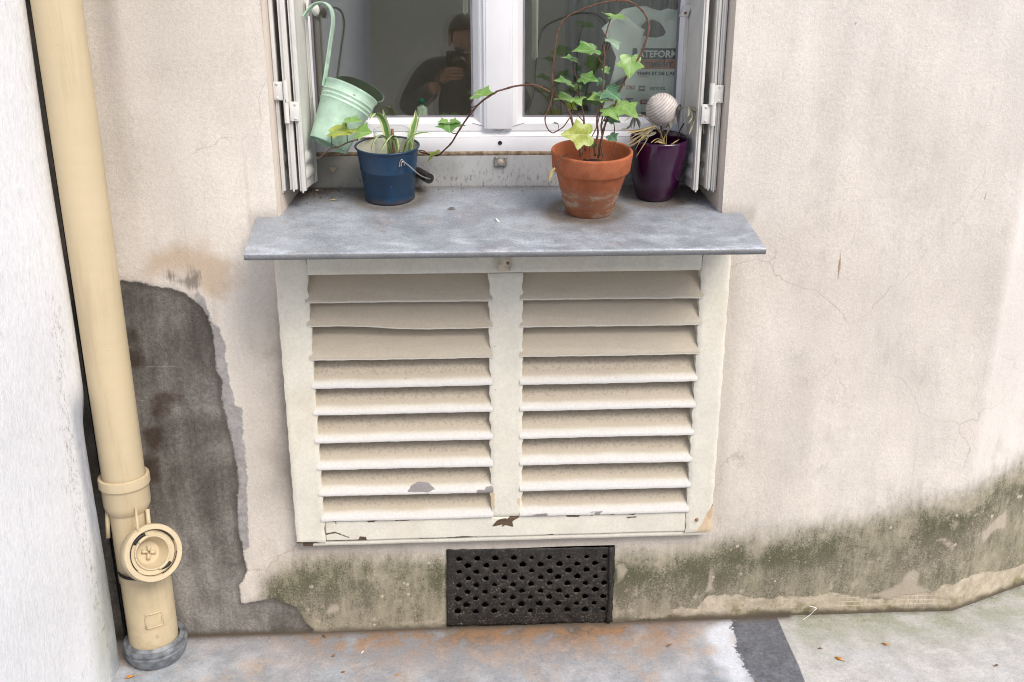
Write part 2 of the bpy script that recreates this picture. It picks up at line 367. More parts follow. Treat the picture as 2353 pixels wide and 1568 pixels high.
def mat_ground():
    t = NT('worn_concrete', .82, 0, .25)
    a = t.noise(5, 7, .62); b = t.noise(17, 6, .65); f = t.noise(240, 3, .6); g = t.noise(90, 4, .7)
    col = t.mix(t.mr(a, .36, .64), (.285, .30, .325, 1), (.43, .445, .475, 1)); col = t.mul(col, t.mr(b, .3, .7, .85, 1.13))
    col = t.mix(t.mr(t.noise(6, 6, .65, off=(4, 2, 0)), .50, .64, 0, .62), col, (.50, .38, .29, 1))
    col = t.mix(t.mr(t.noise(6.5, 6, .6, off=(9, 1, 0)), .54, .7, 0, .6), col, (.42, .49, .56, 1))
    ru = t.math('MULTIPLY', t.attr('rusty'), t.mr(t.math('ADD', t.math('MULTIPLY', a, .5), t.math('MULTIPLY', b, .5)), .36, .56)); col = t.mix(t.math('MULTIPLY', ru, .85), col, t.mix(t.mr(b, .38, .6), (.15, .12, .10, 1), (.31, .19, .11, 1)))
    wh = t.math('ADD', t.attr('white'), t.math('ADD', t.math('MULTIPLY', t.math('SUBTRACT', b, .5), .09), t.math('MULTIPLY', t.math('SUBTRACT', g, .5), .025)))
    col = t.mix(t.mr(wh, -.03, .02, .95, 0), col, (.64, .67, .73, 1))
    tar = t.math('ADD', t.attr('tar'), t.math('ADD', t.math('MULTIPLY', t.math('SUBTRACT', b, .5), .07), t.math('MULTIPLY', t.math('SUBTRACT', g, .5), .05)))
    tcol = t.mul((.14, .147, .165, 1), t.mr(g, .3, .7, .85, 1.15))
    tcol = t.mul(tcol, t.mr(b, .3, .7, .8, 1.2)); tcol = t.mix(t.mr(f, .7, .76, 0, .3), tcol, (.4, .4, .4, 1))
    col = t.mix(t.mr(tar, -.003, .004, 1, 0), col, tcol)
    # paler newer slab
    slab = t.math('ADD', t.attr('slab'), t.math('MULTIPLY', t.math('SUBTRACT', b, .5), .005))
    scol = t.mul((.49, .485, .47, 1), t.mr(b, .3, .7, .84, 1.12)); scol = t.mix(t.mr(t.noise(4, 5, off=(2, 8, 1)), .45, .7, 0, .5), scol, (.53, .545, .60, 1))
    scol = t.mix(t.math('MULTIPLY', t.attr('greeny'), t.mr(t.noise(14, 5), .35, .6, .3, .9)), scol, (.30, .315, .23, 1))
    scol = t.mix(t.mr(t.noise(1, 5, .7, vec=t.scaled((7, 22, 1))), .58, .7, 0, .35), scol, (.70, .69, .67, 1))
    col = t.mix(t.mr(slab, -.002, .002, 1, 0), col, scol)
    col = t.mul(col, t.mr(f, .3, .7, .9, 1.1)); col = t.mul(col, t.mr(g, .3, .7, .92, 1.07))
    v = t.voro(45); col = t.mix(t.math('MULTIPLY', t.mr(v, .0, .07, .8, 0), t.mr(t.noise(6, 2, off=(0, 5, 0)), .5, .6)), col, (.72, .70, .68, 1))
    v2 = t.voro(31); col = t.mix(t.math('MULTIPLY', t.mr(v2, .0, .04, .8, 0), t.mr(t.noise(6, 2, off=(0, 9, 0)), .5, .6)), col, (.07, .055, .05, 1))
    col = t.mix(t.math('MULTIPLY', t.attr('joint'), .75), col, (.10, .08, .06, 1))
    t.color(col); t.bump(t.math('ADD', g, t.math('ADD', f, b)), .3, .003); return t.m

def mat_zinc():
    t = NT('weathered_zinc', .5, .25, .5)
    a = t.noise(7, 7, .65); b = t.noise(26, 6, .7); st = t.noise(1, 6, .6, vec=t.scaled((11, 24, 24))); f = t.noise(260, 3)
    col = t.mix(t.mr(a, .36, .64), (.28, .305, .342, 1), (.37, .405, .45, 1))
    col = t.mix(t.mr(t.noise(13, 6, .65, off=(2, 5, 1)), .52, .68, 0, .5), col, (.30, .275, .27, 1))
    fr = t.attr('front'); bl = t.math('MULTIPLY', t.mr(fr, .6, .95), t.mr(st, .48, .66)); col = t.mix(t.math('MULTIPLY', bl, .5), col, t.mix(b, (.42, .52, .66, 1), (.72, .73, .74, 1)))
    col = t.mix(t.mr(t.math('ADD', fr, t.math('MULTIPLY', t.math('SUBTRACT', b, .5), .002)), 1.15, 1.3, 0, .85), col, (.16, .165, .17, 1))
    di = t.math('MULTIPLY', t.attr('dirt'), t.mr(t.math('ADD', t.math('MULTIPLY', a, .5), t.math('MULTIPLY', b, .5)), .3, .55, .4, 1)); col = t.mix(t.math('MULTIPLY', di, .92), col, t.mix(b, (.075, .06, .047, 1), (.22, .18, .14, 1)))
    v = t.voro(70); col = t.mix(t.math('MULTIPLY', t.mr(v, .03, .10, .9, 0), t.mr(t.noise(11, 2), .52, .6)), col, (.75, .72, .66, 1))
    v2 = t.voro(42); col = t.mix(t.math('MULTIPLY', t.mr(v2, .02, .06, .9, 0), t.mr(t.noise(9, 2, off=(3, 0, 0)), .52, .6)), col, (.05, .045, .04, 1))
    col = t.mul(col, t.mr(f, .3, .7, .84, 1.14)); col = t.mul(col, t.mr(b, .3, .7, .9, 1.1))
    t.color(col); t.rough(t.mr(b, .3, .7, .42, .68)); t.bump(t.math('ADD', b, t.math('MULTIPLY', f, .4)), .15, .002); return t.m

def mat_upstand():
    t = NT('blotched_zinc_flashing', .6, 0, .4)
    a = t.noise(1, 6, .7, vec=t.scaled((150, 150, 55))); b = t.noise(8, 5); z = t.xyz()[2]
    col = t.mix(t.mr(b, .35, .65), (.32, .325, .315, 1), (.45, .455, .45, 1)); m = t.math('MULTIPLY', t.mr(a, .52, .64), t.mr(z, .065, .125, 1, .25)); col = t.mix(t.math('MULTIPLY', m, .7), col, (.09, .088, .085, 1))
    col = t.mix(t.mr(t.xyz()[0], -.45, -.2, .75, 0), col, (.26, .24, .20, 1))
    col = t.mix(t.mr(z, .055, .066, .8, 0), col, (.05, .04, .035, 1))
    t.color(col); return t.m

def mat_louvre():
    t = NT('flaking_white_paint', .62, 0, .35)
    n = t.noise(14, 6, .65); g = t.noise(1, 5, .65, vec=t.scaled((8, 60, 60))); f = t.noise(150, 4, .7)
    col = t.mul((.67, .652, .575, 1), t.mr(n, .3, .7, .94, 1.05)); col = t.mix(t.mr(t.noise(5, 5, off=(1, 4, 2)), .5, .75, 0, .45), col, (.62, .55, .43, 1))
    # settled dust on the slats
    du = t.attr('dust'); dd = t.math('ADD', du, t.math('MULTIPLY', t.math('SUBTRACT', g, .5), .5)); cl = t.mix(t.mr(dd, -.1, .5), (.60, .597, .59, 1), col)
    col = t.mix(t.math('GREATER_THAN', t.attr('slatted'), .5), col, cl)
    col = t.mix(t.math('MULTIPLY', t.mr(dd, .0, .8), .82), col, (.385, .325, .245, 1))
    sp = t.math('MULTIPLY', t.mr(t.math('ADD', t.math('MULTIPLY', du, .5), t.math('MULTIPLY', f, .85)), .86, 1.06), t.mr(du, .55, .95)); col = t.mix(t.math('MULTIPLY', sp, .42), col, (.12, .10, .08, 1))
    # flecks
    fl = t.math('MULTIPLY', t.mr(t.voro(34), .02, .07, 1, 0), t.mr(t.noise(8, 2, off=(0, 0, 4)), .55, .62)); col = t.mix(t.math('MULTIPLY', fl, .85), col, (.12, .09, .07, 1))
    mk_ = t.math('MULTIPLY', t.mr(t.noise(1, 3, .6, vec=t.scaled((240, 240, 45)), dist=1.5), .69, .73), t.mr(t.noise(5, 3, off=(7, 0, 2)), .5, .6)); col = t.mix(t.math('MULTIPLY', mk_, .6), col, (.20, .165, .13, 1))
    # peeled paint, bare wood
    c = t.math('ADD', t.attr('chip'), t.math('MULTIPLY', t.math('SUBTRACT', t.noise(130, 4), .5), .004)); wood = t.mix(t.noise(1, 5, .7, vec=t.scaled((20, 300, 300))), (.04, .026, .018, 1), (.17, .115, .07, 1))
    col = t.mix(t.mr(c, .0003, .0020, 1, 0), col, wood)
    c2 = t.math('ADD', t.attr('grey'), t.math('MULTIPLY', t.math('SUBTRACT', t.noise(130, 4), .5), .004)); gw = t.mix(t.noise(1, 5, .7, vec=t.scaled((20, 400, 400))), (.13, .12, .12, 1), (.34, .33, .33, 1)); col = t.mix(t.mr(c2, -.0008, .0008, 1, 0), col, gw)
    c3 = t.math('ADD', t.attr('raw'), t.math('MULTIPLY', t.math('SUBTRACT', t.noise(90, 4), .5), .008)); col = t.mix(t.mr(c3, -.001, .001, .85, 0), col, (.58, .44, .28, 1))
    col = t.mul(col, t.mr(f, .3, .7, .94, 1.05))
    t.color(col); h = t.math('ADD', t.math('MULTIPLY', n, .6), t.math('MULTIPLY', f, .4)); h = t.math('SUBTRACT', h, t.math('MULTIPLY', t.mr(c, -.001, .001, 1, 0), .8)); t.bump(h, .3, .002); return t.m

def mat_shutter():
    t = NT('aged_white_enamel', .5, 0, .4)
    a = t.noise(18, 5); col = t.mul((.66, .65, .62, 1), t.mr(a, .3, .7, .93, 1.05))
    st = t.noise(1, 5, .6, vec=t.scaled((200, 200, 10))); col = t.mix(t.mr(st, .55, .75, 0, .35), col, (.52, .46, .38, 1))
    r = t.math('MULTIPLY', t.mr(t.voro(22, vec=t.scaled((2, 2, .8))), .02, .10, 1, 0), t.mr(t.noise(6, 3, off=(0, 3, 0)), .52, .6)); col = t.mix(t.math('MULTIPLY', r, .9), col, (.22, .085, .03, 1))
    t.color(col); t.bump(a, .1, .001); return t.m

def mat_terracotta():
    t = NT('terracotta', .85, 0, .2)
    z = t.xyz()[2]; a = t.noise(1, 6, .65, vec=t.scaled((12, 12, 60))); b = t.noise(30, 6, .7); f = t.noise(300, 3)
    col = t.mix(t.mr(b, .3, .7), (.33, .098, .042, 1), (.42, .14, .066, 1))
    k = t.math('MULTIPLY', t.mr(t.math('ADD', z, t.math('MULTIPLY', t.math('SUBTRACT', a, .5), .05)), .05, .085, 1, 0), t.mr(a, .30, .54)); col = t.mix(t.math('MULTIPLY', k, .7), col, (.30, .17, .11, 1))
    k2 = t.math('MULTIPLY', k, t.mr(t.math('ADD', t.math('MULTIPLY', a, .6), t.math('MULTIPLY', b, .4)), .5, .6)); col = t.mix(t.math('MULTIPLY', k2, .8), col, (.50, .39, .30, 1))
    col = t.mix(t.mr(z, .0, .012, .6, 0), col, (.26, .075, .035, 1))
    col = t.mix(t.mr(t.noise(16, 5, off=(2, 2, 2)), .58, .72, 0, .5), col, (.36, .2, .14, 1))
    col = t.mul(col, t.mr(f, .3, .7, .92, 1.08)); t.color(col); t.bump(t.math('ADD', b, f), .12, .001); return t.m

def mat_enamel(name, c, dark, scale=40):
    t = NT(name, .35, 0, .5)
    z = t.xyz()[2]; a = t.noise(scale, 6, .7); b = t.noise(180, 3)
    col = t.mul(c, t.mr(a, .3, .7, .85, 1.12)); col = t.mix(t.math('MULTIPLY', t.mr(t.math('ADD', z, t.math('MULTIPLY', t.math('SUBTRACT', a, .5), .02)), .002, .016, 1, 0), .75), col, dark)
    k = t.math('MULTIPLY', t.mr(t.voro(60), .03, .09, 1, 0), t.mr(t.noise(15, 2), .55, .62)); col = t.mix(t.math('MULTIPLY', k, .7), col, (.42, .40, .36, 1))
    w2 = t.math('MULTIPLY', t.mr(t.noise(22, 7, .7, off=(3, 0, 1)), .54, .68), .3); col = t.mix(w2, col, t.mul(c, 2.2)); w3 = t.math('MULTIPLY', t.mr(t.noise(55, 5, .7, off=(1, 5, 1)), .62, .7), .45); col = t.mix(w3, col, dark)
    t.color(col); t.rough(t.mr(a, .3, .7, .28, .5)); t.bump(a, .06, .001); return t.m

def mat_leaf(name, c1, c2, vein=(.45, .55, .30, 1)):
    t = NT(name, .34, 0, .5)
    n = t.noise(38, 5, .7); v = t.attr('vein'); e = t.attr('rimward')
    col = t.mix(t.mr(n, .3, .7), c1, c2); col = t.mix(t.mr(v, .004, .028, .75, 0), col, vein)
    col = t.mul(col, t.mr(t.noise(150, 3), .3, .7, .88, 1.1))
    t.color(col); t.b.inputs['Subsurface Weight'].default_value = 0
    tr = t.t.nodes.new('ShaderNodeBsdfTranslucent'); t.put(tr.inputs[0], t.mul(col, 1.1)); mx = t.t.nodes.new('ShaderNodeMixShader'); mx.inputs[0].default_value = .28
    t.L(t.b.outputs[0], mx.inputs[1]); t.L(tr.outputs[0], mx.inputs[2]); t.L(mx.outputs[0], t.out.inputs[0])
    t.bump(t.mr(v, .0, .03, 0, 1), .25, .001); return t.m

def mat_spider():
    t = NT('variegated_leaf', .4, 0, .4)
    q = t.math('ABSOLUTE', t.attr('across')); n = t.noise(60, 3)
    col = t.mix(t.mr(t.math('ADD', q, t.math('MULTIPLY', t.math('SUBTRACT', n, .5), .3)), .45, .62), t.mix(n, (.10, .22, .06, 1), (.20, .34, .08, 1)), (.62, .66, .36, 1))
    t.color(col); return t.m

def mat_glass(r0=.16):
    t = NT('window_glass')
    g = t.t.nodes.new('ShaderNodeBsdfGlossy'); g.inputs['Roughness'].default_value = 0.0; g.inputs['Color'].default_value = (.95, .97, .96, 1)
    tr = t.t.nodes.new('ShaderNodeBsdfTransparent'); tr.inputs[0].default_value = (.93, .96, .94, 1)
    fr = t.t.nodes.new('ShaderNodeLayerWeight'); fr.inputs[0].default_value = .5
    mx = t.t.nodes.new('ShaderNodeMixShader'); t.L(t.math('MULTIPLY_ADD', t.math('POWER', fr.outputs['Facing'], 5.0), 1 - r0, r0), mx.inputs[0]); t.L(tr.outputs[0], mx.inputs[1]); t.L(g.outputs[0], mx.inputs[2]); t.L(mx.outputs[0], t.out.inputs[0]); return t.m
def mat_jar():
    t = NT('clear_glass')
    g = t.t.nodes.new('ShaderNodeBsdfGlossy'); g.inputs['Roughness'].default_value = 0.02
    tr = t.t.nodes.new('ShaderNodeBsdfTransparent'); tr.inputs[0].default_value = (.985, .99, .988, 1)
    lw = t.t.nodes.new('ShaderNodeLayerWeight'); lw.inputs[0].default_value = .5
    mx = t.t.nodes.new('ShaderNodeMixShader'); t.put(mx.inputs[0], t.math('MULTIPLY_ADD', t.math('POWER', lw.outputs['Facing'], 4.0), .7, .05)); t.L(tr.outputs[0], mx.inputs[1]); t.L(g.outputs[0], mx.inputs[2]); t.L(mx.outputs[0], t.out.inputs[0]); return t.m
def mat_plastic_film():
    t = NT('thin_white_plastic', .45, 0, .4)
    t.color(t.mul((.92, .95, .87, 1), t.mr(t.noise(9, 4), .3, .7, .92, 1.05)))
    tr = t.t.nodes.new('ShaderNodeBsdfTranslucent'); tr.inputs[0].default_value = (.8, .85, .75, 1); mx = t.t.nodes.new('ShaderNodeMixShader'); mx.inputs[0].default_value = .2
    tp = t.t.nodes.new('ShaderNodeBsdfTransparent'); m2 = t.t.nodes.new('ShaderNodeMixShader'); m2.inputs[0].default_value = .0
    t.L(t.b.outputs[0], mx.inputs[1]); t.L(tr.outputs[0], mx.inputs[2]); t.L(mx.outputs[0], m2.inputs[1]); t.L(tp.outputs[0], m2.inputs[2]); t.L(m2.outputs[0], t.out.inputs[0])
    t.bump(t.noise(16, 4, .6), .5, .006); return t.m

def mat_iron():
    t = NT('rusted_cast_iron', .6, .1, .4)
    a = t.noise(45, 6, .7); b = t.noise(200, 4, .7)
    col = t.mix(t.mr(a, .35, .65), (.015, .0145, .0145, 1), (.036, .031, .027, 1)); col = t.mul(col, t.mr(b, .3, .7, .6, 1.5))
    z = t.xyz()[2]; k = t.math('MULTIPLY', t.mr(b, .6, .68), t.mr(t.math('ADD', z, t.math('MULTIPLY', t.noise(14, 3), .15)), .08, .16, 1, .25)); col = t.mix(t.math('MULTIPLY', k, .6), col, (.33, .30, .26, 1))
    h = t.attr('hole'); col = t.mix(t.mr(t.math('ADD', h, t.math('MULTIPLY', t.noise(120, 3), .004)), .0, .0022, .5, 0), col, (.17, .115, .07, 1))
    t.color(col); t.bump(t.math('ADD', a, b), .5, .003); return t.m

def mat_pipe():
    t = NT('sand_pvc', .38, 0, .4)
    a = t.noise(3, 4); b = t.noise(1, 4, .6, vec=t.scaled((8, 8, 60))); col = t.mul((.55, .46, .305, 1), t.mr(a, .3, .7, .95, 1.04)); col = t.mul(col, t.mr(b, .3, .7, .988, 1.012))
    k = t.math('MULTIPLY', t.mr(t.voro(24), .02, .05, 1, 0), t.mr(t.noise(6, 2), .5, .6)); col = t.mix(t.math('MULTIPLY', k, .5), col, (.2, .17, .13, 1))
    z = t.xyz()[2]; k2 = t.math('MULTIPLY', t.mr(z, .0, .35, .55, 0), t.mr(t.noise(18, 6, .7), .42, .65)); col = t.mix(k2, col, (.36, .27, .17, 1))
    k3 = t.math('MULTIPLY', t.mr(t.noise(1, 5, .65, vec=t.scaled((26, 26, 2.2))), .5, .72), .38); col = t.mix(k3, col, (.38, .29, .18, 1)); sp_ = t.math('MULTIPLY', t.mr(t.noise(130, 3, .7), .66, .74), .4); col = t.mix(sp_, col, (.24, .19, .13, 1))
    t.color(col); t.rough(t.mr(a, .3, .7, .36, .56)); t.bump(b, .06, .001); return t.m

def mat_ball():
    t = NT('greyed_wood', .85, 0, .2); n = t.noise(45, 5); col = t.mul((.60, .555, .53, 1), t.mr(n, .3, .7, .82, 1.1)); col = t.mix(t.math('MULTIPLY', t.attr('groove'), .6), col, (.25, .20, .165, 1)); t.color(col); return t.m

M = dict(
    plaster=mat_plaster(), white=mat_white_wall(), ground=mat_ground(), zinc=mat_zinc(), upstand=mat_upstand(), louvre=mat_louvre(),
    shutter=mat_shutter(), terra=mat_terracotta(), glass=mat_glass(), glass2=mat_glass(.09), jar=mat_jar(), film=mat_plastic_film(), iron=mat_iron(), pipe=mat_pipe(),
    blue=mat_enamel('navy_enamel', (.006, .033, .078, 1), (.04, .03, .022, 1)), mint=mat_enamel('mint_paint', (.44, .62, .49, 1), (.34, .52, .40, 1), 25),
    cream=simple('cream_enamel', (.55, .55, .46, 1), .4, var=.1), spider=mat_spider(),
    leaf=mat_leaf('ivy_green', (.10, .24, .055, 1), (.19, .36, .10, 1)), bright=mat_leaf('ivy_light_green', (.20, .38, .09, 1), (.29, .48, .14, 1)),
    yellow=mat_leaf('ivy_yellow_green', (.29, .40, .06, 1), (.42, .44, .09, 1), (.5, .56, .2, 1)), teal=mat_leaf('ivy_blue_green', (.09, .21, .12, 1), (.15, .31, .19, 1)), pale=mat_leaf('ivy_pale_back', (.30, .45, .32, 1), (.38, .52, .40, 1)),
    pvc=simple('white_pvc', (.80, .80, .83, 1), .3, var=.03, scale=6), gasket=simple('grey_gasket', (.22, .21, .24, 1), .6), stem=simple('ivy_stem', (.135, .066, .042, 1), .75, var=.45, scale=160),
    purple=simple('purple_glaze', (.034, .0022, .030, 1), .12, spec=.6, var=.15, scale=8), soil=simple('potting_soil', (.05, .035, .028, 1), .95, var=.5, scale=160, bump=.8, grain=150),
    straw=simple('dry_straw', (.46, .36, .16, 1), .7, var=.35, scale=60), drygrey=simple('dry_grey_leaf', (.27, .255, .18, 1), .7, var=.35, scale=60), drydark=simple('withered_black_leaf', (.035, .035, .03, 1), .6, var=.3),
    ball=mat_ball(), black=simple('black_rubber', (.012, .012, .012, 1), .5), collar=simple('grey_rubber', (.17, .185, .205, 1), .38, var=.5, scale=48, bump=.15, grain=90),
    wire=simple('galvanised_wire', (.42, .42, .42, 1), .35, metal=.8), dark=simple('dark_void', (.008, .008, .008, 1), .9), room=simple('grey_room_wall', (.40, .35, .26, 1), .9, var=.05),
    opposite=simple('courtyard_render', (.86, .77, .60, 1), .9, var=.12, scale=1.4), reveal=simple('painted_reveal', (.60, .53, .46, 1), .8, var=.05, scale=8, bump=.1), navy=simple('print_navy', (.02, .022, .035, 1), .5), orange=simple('print_orange', (.55, .16, .06, 1), .5),
    red=simple('print_red', (.36, .05, .04, 1), .5), green=simple('print_green', (.02, .20, .09, 1), .5), grey=simple('print_grey', (.12, .12, .13, 1), .5), filmprint=simple('print_white', (.86, .88, .80, 1), .5),
    cap=simple('green_cap', (.0, .13, .055, 1), .35), bottle=simple('clear_soap', (.45, .55, .42, 1), .3), bowlwhite=simple('reflection_white', (.6, .6, .58, 1), .3),
    sweater=simple('dark_sweater', (.06, .064, .078, 1), .95, var=.3, scale=90), trousers=simple('dark_trousers', (.02, .02, .025, 1), .9), skin=simple('skin', (.42, .22, .15, 1), .55, var=.1), hair=simple('brown_hair', (.06, .042, .03, 1), .7, var=.3, scale=150),
    curtain=simple('grey_curtain', (.12, .115, .11, 1), .9), creamreflection=simple('cream_reflection', (.75, .72, .55, 1), .8), wood=simple('bare_wood', (.12, .075, .045, 1), .8, var=.4, scale=90), orangeleaf=simple('orange_leaf', (.55, .24, .04, 1), .7, var=.3, scale=90), stone=simple('stone_chip', (.46, .39, .31, 1), .9, var=.2, scale=80), paper=simple('white_paper', (.8, .79, .77, 1), .8), leafbrown=simple('brown_leaf', (.22, .11, .05, 1), .8, var=.3, scale=80), rustm=simple('rusty_steel', (.22, .12, .07, 1), .8, var=.4, scale=90), bracket=simple('tarnished_steel', (.30, .29, .27, 1), .5, metal=.5, var=.3, scale=120),
)

# ------------------------------------------------------------------ the facade
OX0, OX1, OZ0, OZ1 = -.426, .617, 1.095, 2.35          # window opening
VX0, VX1, VZ0, VZ1 = -.056, .391, .007, .237           # cellar vent
LX0, LX1, LZ0, LZ1 = -.40, .605, .31, 1.02             # recess behind the louvres
CX = 1.345; CA = radians(22)                           # where the facade bends away
def wallpos(s, z):
    if s <= CX: return Vector((s, 0, z))
    return Vector((CX + (s - CX) * cos(CA), (s - CX) * sin(CA), z))
def build_wall():
    g = .0125
    def lines(a, b, marks, step):
        xs = sorted(set([a, b] + marks)); out = []
        for p, q in zip(xs[:-1], xs[1:]):
            n = max(1, round((q - p) / step)); out += [p + (q - p) * i / n for i in range(n)]
        return np.array(out + [xs[-1]])
    xs = np.concatenate([[-2.2, -1.6, -1.3], lines(-1.15, 2.2, [OX0, OX1, VX0, VX1, LX0, LX1, CX], g), [2.6, 3.2, 4.5]])
    zs = np.concatenate([[-.3], lines(-.02, 1.95, [OZ0, VZ0, VZ1, LZ0, LZ1], g), [2.15, OZ1, 2.5]])
    S, Zz = np.meshgrid(xs, zs); s = S.ravel(); z = Zz.ravel(); nx = len(xs)
    V = [wallpos(a, b) for a, b in zip(s, z)]
    Fc = []
    for j in range(len(zs) - 1):
        for i in range(nx - 1):
            cx, cz = (xs[i] + xs[i + 1]) / 2, (zs[j] + zs[j + 1]) / 2
            if OX0 < cx < OX1 and OZ0 < cz < OZ1: continue
            if VX0 < cx < VX1 and VZ0 < cz < VZ1: continue
            if LX0 < cx < LX1 and LZ0 < cz < LZ1: continue
            Fc.append((j * nx + i, j * nx + i + 1, (j + 1) * nx + i + 1, (j + 1) * nx + i))
    damp = wallpoly(r2, [(500, 420), (700, 352), (760, 345), (830, 352), (900, 372), (980, 390), (1060, 397), (1130, 430), (1190, 470), (1250, 530), (1285, 600), (1310, 700), (1318, 800), (1328, 900), (1362, 960), (1362, 1100), (1390, 1200), (1410, 1300), (1440, 1400), (1462, 1560)]) \
        + wallpoly(r3, [(1530, 450), (1548, 600), (1582, 740), (1600, 850), (1552, 950), (1560, 1060)]) + wallpoly(r4, [(10, 870), (150, 850), (250, 880), (360, 930), (400, 1020), (490, 1110), (450, 1200), (-900, 1300)]) + [(-1.05, -.1), (-1.05, .8)]
    cement = wallpoly(r2, [(1180, 440), (1210, 400), (1260, 480), (1290, 590), (1340, 640), (1375, 720), (1392, 900), (1412, 1000), (1442, 1110), (1482, 1115), (1492, 1300), (1512, 1560)]) + wallpoly(r3, [(1562, 0), (1590, 150), (1602, 400), (1604, 600), (1612, 720), (1500, 720), (1400, 0)]) + wallpoly(r2, [(1300, 900), (1250, 600)])
    brush = wallpoly(r2, [(1010, 335), (1100, 372), (1160, 412), (1228, 400), (1232, 292), (1150, 258), (1166, 310), (1100, 332), (1020, 292)])
    halo = wallpoly(r2, [(870, 310), (930, 190), (1060, 130), (1200, 140), (1330, 170), (1430, 250), (1440, 330), (1330, 440), (1250, 400), (1180, 300), (1000, 290), (900, 340)])
    bare = wallpoly(r5, [(960, 1050), (1290, 1010), (1360, 990), (1370, 950), (1460, 905), (1480, 930), (1600, 930), (1650, 850), (1700, 810), (1800, 820), (1950, 815), (2080, 850), (2200, 845)])
    bx = [(1746.3 + a * .32596, 1056.9 + b * .32596) for a, b in [(250, 962), (400, 960), (500, 935), (600, 950), (700, 975), (900, 985), (1000, 950), (1230, 930), (1290, 870), (1345, 870)]]
    bare += [(at(u, v, 0).x, at(u, v, 0).z) for u, v in bx] + [(1.42, .10), (1.55, .075), (1.9, .07), (2.4, .06), (2.4, -.1), (.32, -.1)]
    blot = [wallpoly(r2, p) for p in ([(800, 820), (850, 800), (870, 860), (820, 870)], [(930, 1080), (1000, 1030), (1060, 1080), (1000, 1150), (950, 1170)], [(900, 1290), (950, 1270), (980, 1340), (960, 1420), (920, 1400)], [(870, 1450), (980, 1430), (960, 1568), (870, 1568)], [(760, 640), (840, 620), (830, 700), (790, 720)])]
    A = {}
    A['damp'] = sdf_poly(s, z, damp); A['cement'] = sdf_poly(s, z, cement); A['brush'] = sdf_poly(s, z, brush); A['halo'] = sdf_poly(s, z, halo); A['bare'] = sdf_poly(s, z, bare); A['blot'] = sdf_union(s, z, blot)
    A['scratch'] = np.minimum(sdf_line(s, z, wallpoly(r2, [(780, 858), (880, 884), (1085, 875)])), sdf_line(s, z, wallpoly(r2, [(815, 1080), (960, 1102), (1080, 1130)])))
    hx = [-1.2, -.62, -.5, -.42, -.06, .2, .4, .65, .9, 1.12, 1.3, 1.45, 1.7, 2.2]; hz = [.10, .12, .22, .265, .245, .2, .245, .265, .29, .34, .385, .42, .46, .46]
    h = np.interp(s, hx, hz); A['moss'] = sstep(h - z, -.11, .16) * sstep(s, -.62, -.5) * (1 - .18 * sstep(-z, -.10, 0)) * np.where((z > .24) & (s < .645) & (s > -.44), .25, 1.0)
    A['core'] = np.exp(-((h - z - .085) / .055) ** 2) * sstep(s, -.6, -.45) * np.where((z > .235) & (s < .645) & (s > -.44), .3, 1.0)
    A['chips'] = sstep(h - z, .0, .05) * sstep(s, -.6, -.5)
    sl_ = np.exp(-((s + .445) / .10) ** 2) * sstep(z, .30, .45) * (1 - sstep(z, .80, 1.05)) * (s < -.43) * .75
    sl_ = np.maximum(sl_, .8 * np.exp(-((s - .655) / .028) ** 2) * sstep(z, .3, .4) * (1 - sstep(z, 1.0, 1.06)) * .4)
    sl_ = np.maximum(sl_, .95 * sstep(-s, .845, .87))                                  # shade of the gap behind the downpipe, painted dark
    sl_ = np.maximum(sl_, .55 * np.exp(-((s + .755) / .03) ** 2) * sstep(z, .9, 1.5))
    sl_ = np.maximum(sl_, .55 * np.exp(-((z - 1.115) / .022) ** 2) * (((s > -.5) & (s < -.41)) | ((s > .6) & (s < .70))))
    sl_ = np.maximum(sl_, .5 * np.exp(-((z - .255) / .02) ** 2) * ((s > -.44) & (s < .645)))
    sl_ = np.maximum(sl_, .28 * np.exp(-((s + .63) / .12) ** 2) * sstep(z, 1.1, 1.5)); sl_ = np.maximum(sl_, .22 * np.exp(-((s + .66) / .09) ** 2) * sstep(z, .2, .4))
    A['soot_shade'] = sl_
    A['pale'] = sstep(s, CX - .02, CX + .015) * .34 * np.where(z > .3, 1, sstep(z, .2, .35)) + .10 * sstep(s, .7, 1.3)  # light growing to the right and on the bent face, painted in
    sl2 = np.full(s.shape, 1e3)
    for p in ([(1350, 772), (1420, 755), (1490, 690), (1560, 600), (1600, 545)], [(1700, 650), (1710, 675)], [(230, 720), (285, 716)], [(1640, 470), (1660, 430)]):
        sl2 = np.minimum(sl2, sdf_line(s, z, wallpoly(r6, p)) - .0016)
    for p in ([(990, 880), (1040, 790), (1090, 770), (1120, 800), (1100, 880), (1160, 900), (1240, 930), (1100, 975), (900, 985), (760, 960), (860, 930)], [(640, 880), (690, 830), (700, 870), (650, 910)], [(1360, 640), (1300, 600), (1240, 560), (1290, 540), (1380, 600)], [(1620, 560), (1760, 470), (1861, 430), (1861, 560), (1740, 560), (1640, 640)], [(480, 930), (480, 840), (510, 860), (520, 920)], [(420, 530), (450, 515), (475, 545), (440, 555)]):
        sl2 = np.minimum(sl2, sdf_poly(s, z, wallpoly(r6, p)))
    for p in ([(1640, 800), (1660, 780), (1690, 700), (1700, 600), (1730, 560), (1745, 640), (1720, 780)], [(620, 960), (640, 900), (710, 910), (700, 970)]):
        sl2 = np.minimum(sl2, sdf_poly(s, z, wallpoly(r5, p) if p[0][0] > 1000 else wallpoly(r4, p)))
    for p in ([(885, 1000), (890, 900), (960, 960), (1030, 870), (1000, 940), (940, 990)], [(900, 560), (960, 540), (1000, 600), (960, 680), (905, 720)]): sl2 = np.minimum(sl2, sdf_poly(s, z, wallpoly(r5, p)))
